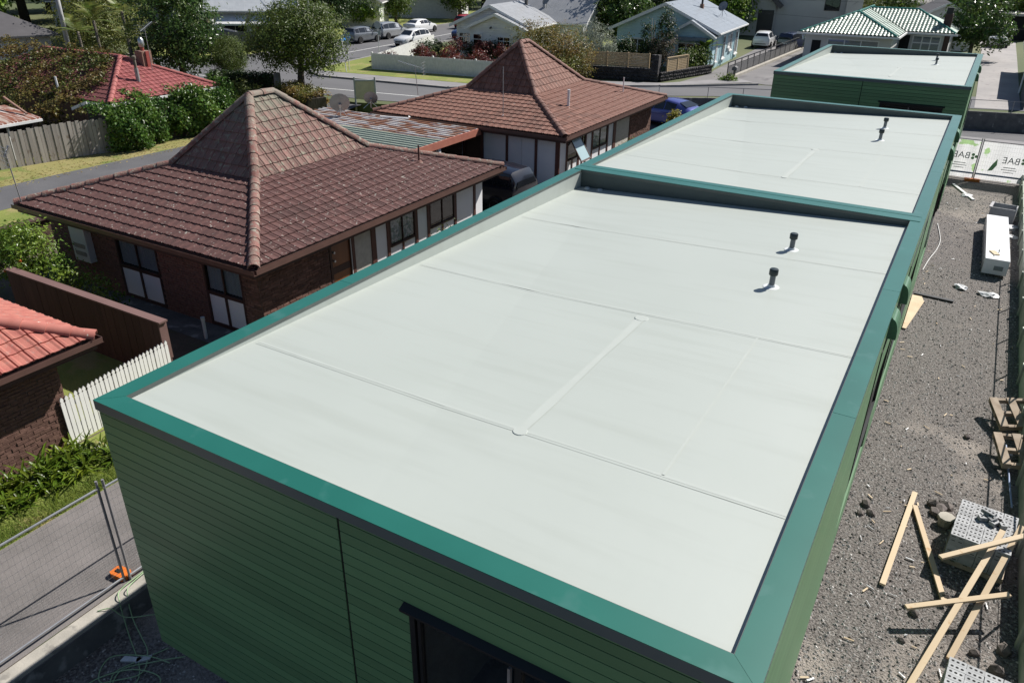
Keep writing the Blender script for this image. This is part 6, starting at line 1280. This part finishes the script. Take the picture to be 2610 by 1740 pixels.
# ---- right side: garage, fence, neighbour
t = thing('garage', 'open dark garage at the head of the concrete driveway', 'garage', (8.9,102,ST)); MB().box(0,0,0,.2,5,2.5).box(3.0,0,0,3.2,5,2.5).box(.2,4.8,0,3.0,5,2.5).obj('wall','creamwall',t); MB().box(-.2,-.2,2.5,3.4,5.2,2.75).obj('roof','tilepale',t); MB().box(.2,.8,0,3.0,.85,2.5).obj('door','interior',t)  # near-black panel in the opening stands for the garage's unlit depth
nb = thing('neighbour_house', 'pale house edge with white gutters beside the concrete driveway', 'house'); MB().box(11.75,60,ST,18,74,3.3).obj('wall','wbblue',nb); MB().prism([(11.2,59.4,3.25),(18,59.4,3.25),(18,59.4,5.2)],(0,15.2,0)).obj('roof','tilegrey',nb); MB().box(11.08,59.4,3.1,11.2,74.6,3.26).obj('gutter','trimwhite',nb); MB().tube([(11.3,61,ST),(11.3,61,3.1)],.05,6).obj('downpipe','trimwhite',nb)
fn = thing('board_fence', 'grey vertical board fence beside the shaded concrete driveway', 'fence'); bmx = MB().box(-.012,0,0,.012,.145,1.65).mesh('fence_board','gfence'); y = 53.8
while y < 60: link('fence_board', bmx, fn, (11.55+(y-53.8)*-.02,y,ST)); y += .15
# ---- white steep-roofed house with awnings
wh = thing('steep_roof_house', 'white house with very steep corrugated roof and two white awnings', 'house', (-57.3,50.3,ST-.2), math.radians(38))
MB().box(0,0,0,9.2,6,3.2).obj('wall','renderwhite',wh); m2 = MB(); m2.prism([(-.4,-.7,3.1),(-.4,4.2,7.3),(-.4,6.2,3.1)],(8.9,0,0)); m2.obj('roof','ironwhite',wh); m2 = MB(); m2.box(-.5,-.82,2.98,8.7,-.68,3.12); m2.obj('gutter','trimwhite',wh)
m2 = MB(); m2.prism([(8.52,-.8,3.0),(8.52,4.2,7.35),(8.52,4.2,7.6),(8.52,-1.05,3.0)],(.12,0,0)); m2.obj('barge_board','trimwhite',wh)
for x in (.8,3.9): m2 = MB(); m2.prism([(x,-.05,2.75),(x,-1.6,2.0),(x,-1.6,1.94),(x,-.05,2.68)],(2.75,0,0)); m2.obj('awning','awning',wh)
MB().box(.6,-1.68,1.86,6.8,-1.6,2.02).obj('awning_rail','trimwhite',wh)
for x in (1.2,4.0,6.5): MB().box(x,-1.66,0,x+.08,-1.58,1.9).obj('post','trimwhite',wh)
fw2 = frame3((0,-.02,0),(1,0,0)); window(fw2, 1.2, 3.4, .6, 1.9, wh, cols=2, fmat='trimwhite', cur=False, pane='panedark'); window(fw2, 4.4, 6.4, .6, 1.9, wh, cols=3, fmat='redpaint', fw_=.08, cur=False, pane='panedark', bar=.1); window(fw2, 7.4, 9.0, 1.4, 2.5, wh, cols=2, fmat='trimwhite', cur=False, pane='panedark')
wf = thing('paling_fence', 'grey paling fence before the white steep-roofed house', 'fence'); a, b = V((-51.6,43.6,ST)), V((-45.8,50.2,ST)); d = b-a; k = int(d.length/.15); bmx2 = MB().box(-.01,0,0,.01,.14,1.7).mesh('fence_board','gfence')
for i in range(k): link('fence_board', bmx2, wf, a+d*(i/k), -math.atan2(d.x,d.y))
# distant house fragments by the trees
t = thing('house', 'white weatherboard corner of a house behind the street oak', 'house', (-57.5,69.3,ST), .5); gable(t,0,4.5,0,6,0,3.0,1.4,'wbwhite','tilegrey',.4)
t = thing('house', 'brown-roofed house beyond the garden trees at the top', 'house', (-64,82,ST), .4); gable(t,0,12,0,8,0,3.0,1.8,'renderwhite','tilegrey',.4,ridge='x')
t = thing('house', 'dark roof showing above the lamp pole', 'house', (-76,46,ST), .9); gable(t,0,12,0,8,0,3.4,2,'renderwhite','tilegrey',.4,ridge='x')
gl = thing('grey_tile_house', 'pale walled house with dark grey tiled roof at the left edge', 'house', (-58.2,24.3,ST-.3), math.radians(72)); MB().box(0,0,0,9.2,7.5,2.5).obj('wall','renderwhite',gl)
rfl, F, a, b = hip(gl, -.6, 9.8, -.6, 8.1, 2.5, 2.2, 'tilegrey')
m2 = MB(); [m2.poly(f) for f in F]; m2.obj('roof_slopes','tilegrey',rfl); MB().box(-.7,-.7,2.38,9.9,8.2,2.5).obj('eave','gfence',gl); MB().box(5.6,-.05,0,5.75,-.0,2.4).obj('downpipe','trimwhite',gl)
# ---- red ivy-covered house
ri = thing('ivy_covered_house', 'low house with red tiled roof half hidden under ivy', 'house'); rf = link('roof', None, ri)
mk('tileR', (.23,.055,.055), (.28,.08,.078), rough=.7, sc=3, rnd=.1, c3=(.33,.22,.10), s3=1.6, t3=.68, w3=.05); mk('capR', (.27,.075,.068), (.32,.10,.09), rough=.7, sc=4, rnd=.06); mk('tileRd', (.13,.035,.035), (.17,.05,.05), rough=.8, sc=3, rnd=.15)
rz = 2.25; ap = (-33.1,23.7,3.95); rE = [(-44,20.2,rz),(-29.6,20.2,rz),(-29.6,27.3,rz),(-44,27.3,rz)]; ap2 = (-40.5,23.7,3.95)
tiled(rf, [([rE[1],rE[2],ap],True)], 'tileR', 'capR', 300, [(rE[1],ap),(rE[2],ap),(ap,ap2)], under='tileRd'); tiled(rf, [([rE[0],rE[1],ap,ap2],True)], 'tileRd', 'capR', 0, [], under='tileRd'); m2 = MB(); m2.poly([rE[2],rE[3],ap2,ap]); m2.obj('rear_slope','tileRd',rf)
MB().box(-43.5,20.8,-.05,-30.2,26.7,2.2).obj('wall','chimbrick',ri); MB().box(-29.6,20.1,rz-.14,-29.48,27.4,rz-.02).box(-31.5,20.1,rz-.16,-29.6,20.2,rz-.03).obj('gutter','trimwhite',ri)
t = MB(); t.prism([(-31.4,19.2,1.9),(-30.0,19.2,2.35),(-30.0,19.2,2.5),(-31.4,19.2,2.05)],(0,.06,0)); t.obj('barge_board','trimwhite',ri); t = thing('vent_stub', 'pale vent stub poking out of the roof ivy', 'vent pipe', (-34.2,20.4,2.35)); MB().tube([(0,0,-.2),(-.05,0,.85)],.06,8).obj('stub_pipe','pvc',t); MB().box(-31.0,20.75,0,-30.9,20.8,2.2).obj('downpipe','trimwhite',ri)
t = thing('brick_chimney', 'brick chimney with metal cowl on the red ivy-edged roof', 'chimney', (-32.3,24.6,3.5)); MB().box(-.32,-.3,-.4,.32,.3,.75).obj('chimney_stack','chimbrick',t); MB().box(.33,-.1,-.5,.39,.1,.75).obj('painted_strip','redpaint',t); MB().lathe([(.1,.75),(.1,.95)],10).obj('flue_neck','redpaint',t); MB().lathe([(.12,.95),(.17,1.1),(.15,1.35),(.06,1.45)],12).obj('cowl','galv',t,smooth=2)
t = thing('roof_flue', 'tall grey flue pipe on the sunlit red slope', 'flue', (-30.9,23.0,2.85)); MB().tube([(0,0,-.2),(0,0,.75)],.11,10).obj('flue_pipe','galvdull',t,smooth=2); MB().tube([(0,0,.75),(0,0,1.2)],.075,10).lathe([(.09,1.2),(.11,1.24),(.11,1.36),(.05,1.4)],10).obj('flue_top','bark',t,smooth=2)
yagi('long tv aerial above the brick chimney of the red roof', (-31.6,24.5,3.3), math.radians(128), 2.2, 2.4, .12, 0)
vs = []; fs = []; q = random.Random(55); iv2 = thing('roof_ivy', 'brown-green ivy blanket over the front roof slope of the red house', 'ivy')
for _ in range(1700):
    x = -44.5+13.6*q.random()**.85; f = q.random()
    if x > -31.9 and q.random() < .75: continue
    if f < .72:
        y = 20.0+3.9*q.random(); z = rz+(y-20.2)/3.5*1.7+.12+.18*math.sin(x*2.1)*math.sin(y*2.7); nn = V((0,-.45,.9))
        if x > -33.1+(23.7-y)*.95-.6: continue
    elif f < .85: y = 19.9-q.random()*1.2; z = 2.3-.5*(19.9-y)+.2*math.sin(x*1.7); nn = V((0,-.7,.7))
    else: y = 18.9+.6*q.random(); z = 1.9*q.random(); nn = V((0,-1,.1)); x = min(x,-33)
    for _ in range(int(q.uniform(6,13))): leaf(vs, fs, V((x+q.gauss(0,.16),y+q.gauss(0,.16),z+q.gauss(0,.09))), (nn.normalized()*.6+rdir(q)*.5).normalized(), .15*q.uniform(.7,1.3), .12*q.uniform(.7,1.3), q)
MB().add(vs, fs).obj('foliage','leafivy',iv2,fix=False)
# shed at the left edge
t = thing('garden_shed', 'low shed with stained metal roof behind the paling fence', 'shed'); m2 = MB(); m2.prism([(-34.6,12,1.75),(-31.5,12,1.72),(-31.5,12,1.8),(-34.6,12,2.1)],(0,5.6,0)); m2.obj('roof','rust',t); MB().box(-34.4,12.2,-.05,-31.9,17.3,1.7).obj('wall','interior',t); MB().box(-31.75,15.9,-.05,-31.65,16.0,1.7).obj('post','trimwhite',t); MB().box(-31.5,12,1.62,-31.42,17.6,1.74).obj('gutter','trimwhite',t)
plank((-33.9,17.3,2.6),(-32.15,17.3,1.95),.09,.09,'chimbrick','timber_pole','brown pole leaning on the shed roof')
# ---- paling fence along the lane
pl = thing('paling_fence', 'weathered grey vertical paling fence along the lane', 'fence'); a, b = V((-31.6,8.0,0)), V((-28.9,20.6,0)); d = b-a; k = int(d.length/.185); ang = math.atan2(d.y,d.x)-PI/2
for v in range(5): pass
PM = [MB().box(-.012+.02*(i%2),0,0,.012+.02*(i%2),.17,1.68+.05*i).mesh('paling','paling') for i in range(2)]
for i in range(k): link('paling', PM[i%2], pl, a+d*(i/k)+V((0,0,-.02+R.uniform(-.02,.02)+.06*math.sin(i*.15))), (R.uniform(-.012,.012),0,ang))
# ---- street picket fence
sp = thing('street_picket_fence', 'long white picket fence along the street verge before the cottage', 'fence'); a, b = V((-32.2,44.2,ST)), V((-21.6,45.5,ST)); d = b-a; k = int(d.length/.095); ang = math.atan2(d.y,d.x)
PK = MB().box(0,-.012,.05,.088,.012,1.28).mesh('picket','trimwhite')
for i in range(k): link('picket', PK, sp, a+d*(i/k), ang)
for i in range(7): p = a+d*(i/6); MB().box(p.x-.06,p.y+.02,ST,p.x+.06,p.y+.14,ST+1.36).obj('post','trimwhite',sp)
for z in (.3,1.1): MB().bar(a+V((0,.05,z)), b+V((0,.05,z)), .05,.09).obj('rail','trimwhite',sp)
sp2 = thing('side_picket_fence', 'white boundary fence running back beside the side street', 'fence'); a, b = V((-32.3,44.4,ST)), V((-37.6,60,ST)); d = b-a; k = int(d.length/.12); ang = math.atan2(d.y,d.x)
PK2 = MB().box(0,-.012,.05,.095,.012,1.1).mesh('picket','trimwhite')
for i in range(k): link('picket', PK2, sp2, a+d*(i/k), ang)
# ---- street signs, notice board, poles, wires
t = thing('street_name_sign', 'leaning white post with two blue street name blades at the corner', 'sign', (-32.7,41.8,ST)); t.rotation_euler = (0,-.09,.2); MB().tube([(0,0,0),(0,0,2.75)],.035,8).obj('post','trimwhite',t); MB().box(-.05,-.02,2.5,.75,.02,2.72).obj('blade','signblue',t); MB().box(-.02,-.3,2.3,.02,.55,2.48).obj('blade','signblue',t)
for x, w_ in ((.12,.14),(.32,.1),(.5,.16)): MB().box(x,-.026,2.56,x+w_,-.021,2.66).obj('lettering','trimwhite',t)
t = thing('give_way_sign', 'back of a triangular sign on a white post at the corner', 'sign', (-33.3,42.8,ST)); MB().tube([(0,0,0),(0,0,2.2)],.032,8).obj('post','trimwhite',t); MB().prism([(-.42,-.05,2.45),(.42,-.05,2.45),(0,-.05,1.75)],(0,.02,0)).obj('plate','signgrey',t)
t = thing('round_sign', 'grey backed sign on a thin pole behind the purple shrubs', 'sign', (-37.2,51.2,ST), .3); MB().tube([(0,0,0),(0,0,2.9)],.03,8).obj('post','pvc',t); MB().prism([(.32*math.cos(k*PI/4+.39),-.04,2.55+.32*math.sin(k*PI/4+.39)) for k in range(8)],(0,.02,0)).obj('plate','signgrey',t); MB().box(.03,-.04,1.75,.28,-.02,2.1).obj('small_plate','signgrey',t)
t = thing('notice_board', 'framed cream notice board standing at the near street edge', 'notice board', (-23.7,33.3,.75), .62)
for x in (-.62,.62): MB().box(x-.05,-.05,-.3,x+.05,.05,1.75).obj('post','signgrey',t)
MB().box(-.57,-.02,.45,.57,.02,1.5).obj('panel','signcream',t); MB().box(-.66,-.06,1.5,.66,.06,1.6).obj('top_rail','signgrey',t)
def pole(lb, loc, h, r, mat, arm=None, grp=None):
    t = thing('utility_pole', lb, 'pole', loc, 0, grp); MB().tube([(0,0,-.2),(0,0,h)],[r*1.25,r],8).obj('shaft',mat,t,smooth=True)
    if arm:
        MB().bar((-arm,0,h-.5),(arm,0,h-.5),.1,.12).obj('cross_arm','polewood',t)
        for x in (-arm*.9,-arm*.4,arm*.4,arm*.9): MB().lathe([(.05,0),(.07,.05),(.05,.12),(.02,.16)],8,(x,0,h-.43)).obj('insulator','pvc',t,smooth=2)
    return t
pole('dark timber power pole before the cottage, left of the pair', (-28.6,62.0,ST), 6.6, .15, 'polewood', .7); pole('grey power pole before the cottage, right of the pair', (-27.6,63.6,ST), 6.9, .14, 'pole', .9)
pole('pale lamp pole leaning beside the bushy tree at upper left', (-48.2,30.0,.6), 9.0, .14, 'pole'); pole('thin grey pole right of the white steep roof', (-49.5,55.8,ST), 8.5, .1, 'pole'); pole('dark distant pole above the left lamp pole', (-78,48,ST), 9, .14, 'polewood')
def wire_line(lb, a, b, sag, r=.012):
    a, b = V(a), V(b); pts = [a.lerp(b,i/12)+V((0,0,-sag*4*(i/12)*(1-i/12))) for i in range(13)]; MB().tube(pts, r, 4).obj('overhead_wire','blackmetal',label=lb,category='wire',group='overhead wires across the street')
wire_line('overhead wire from the power poles toward the white steep roof', (-28.6,62,7.1),(-70,52,8.4),.8); wire_line('lower overhead wire from the power poles toward the white steep roof', (-28.6,62,6.8),(-70,50,7.3),.9)
wire_line('overhead wire from the power poles over the blue house gable', (-27.6,63.6,7.3),(12,75,7.0),.7); wire_line('second overhead wire over the blue house gable', (-27.6,63.6,7.0),(12,73,6.3),.7); wire_line('lowest overhead wire crossing the blue house front', (-27.6,63.6,6.6),(12,68,4.6),.6)
sat_dish('satellite dish above the pale roof at the top right', (-1.8,117,ST+3.2), -.2, .5, .5, .6)
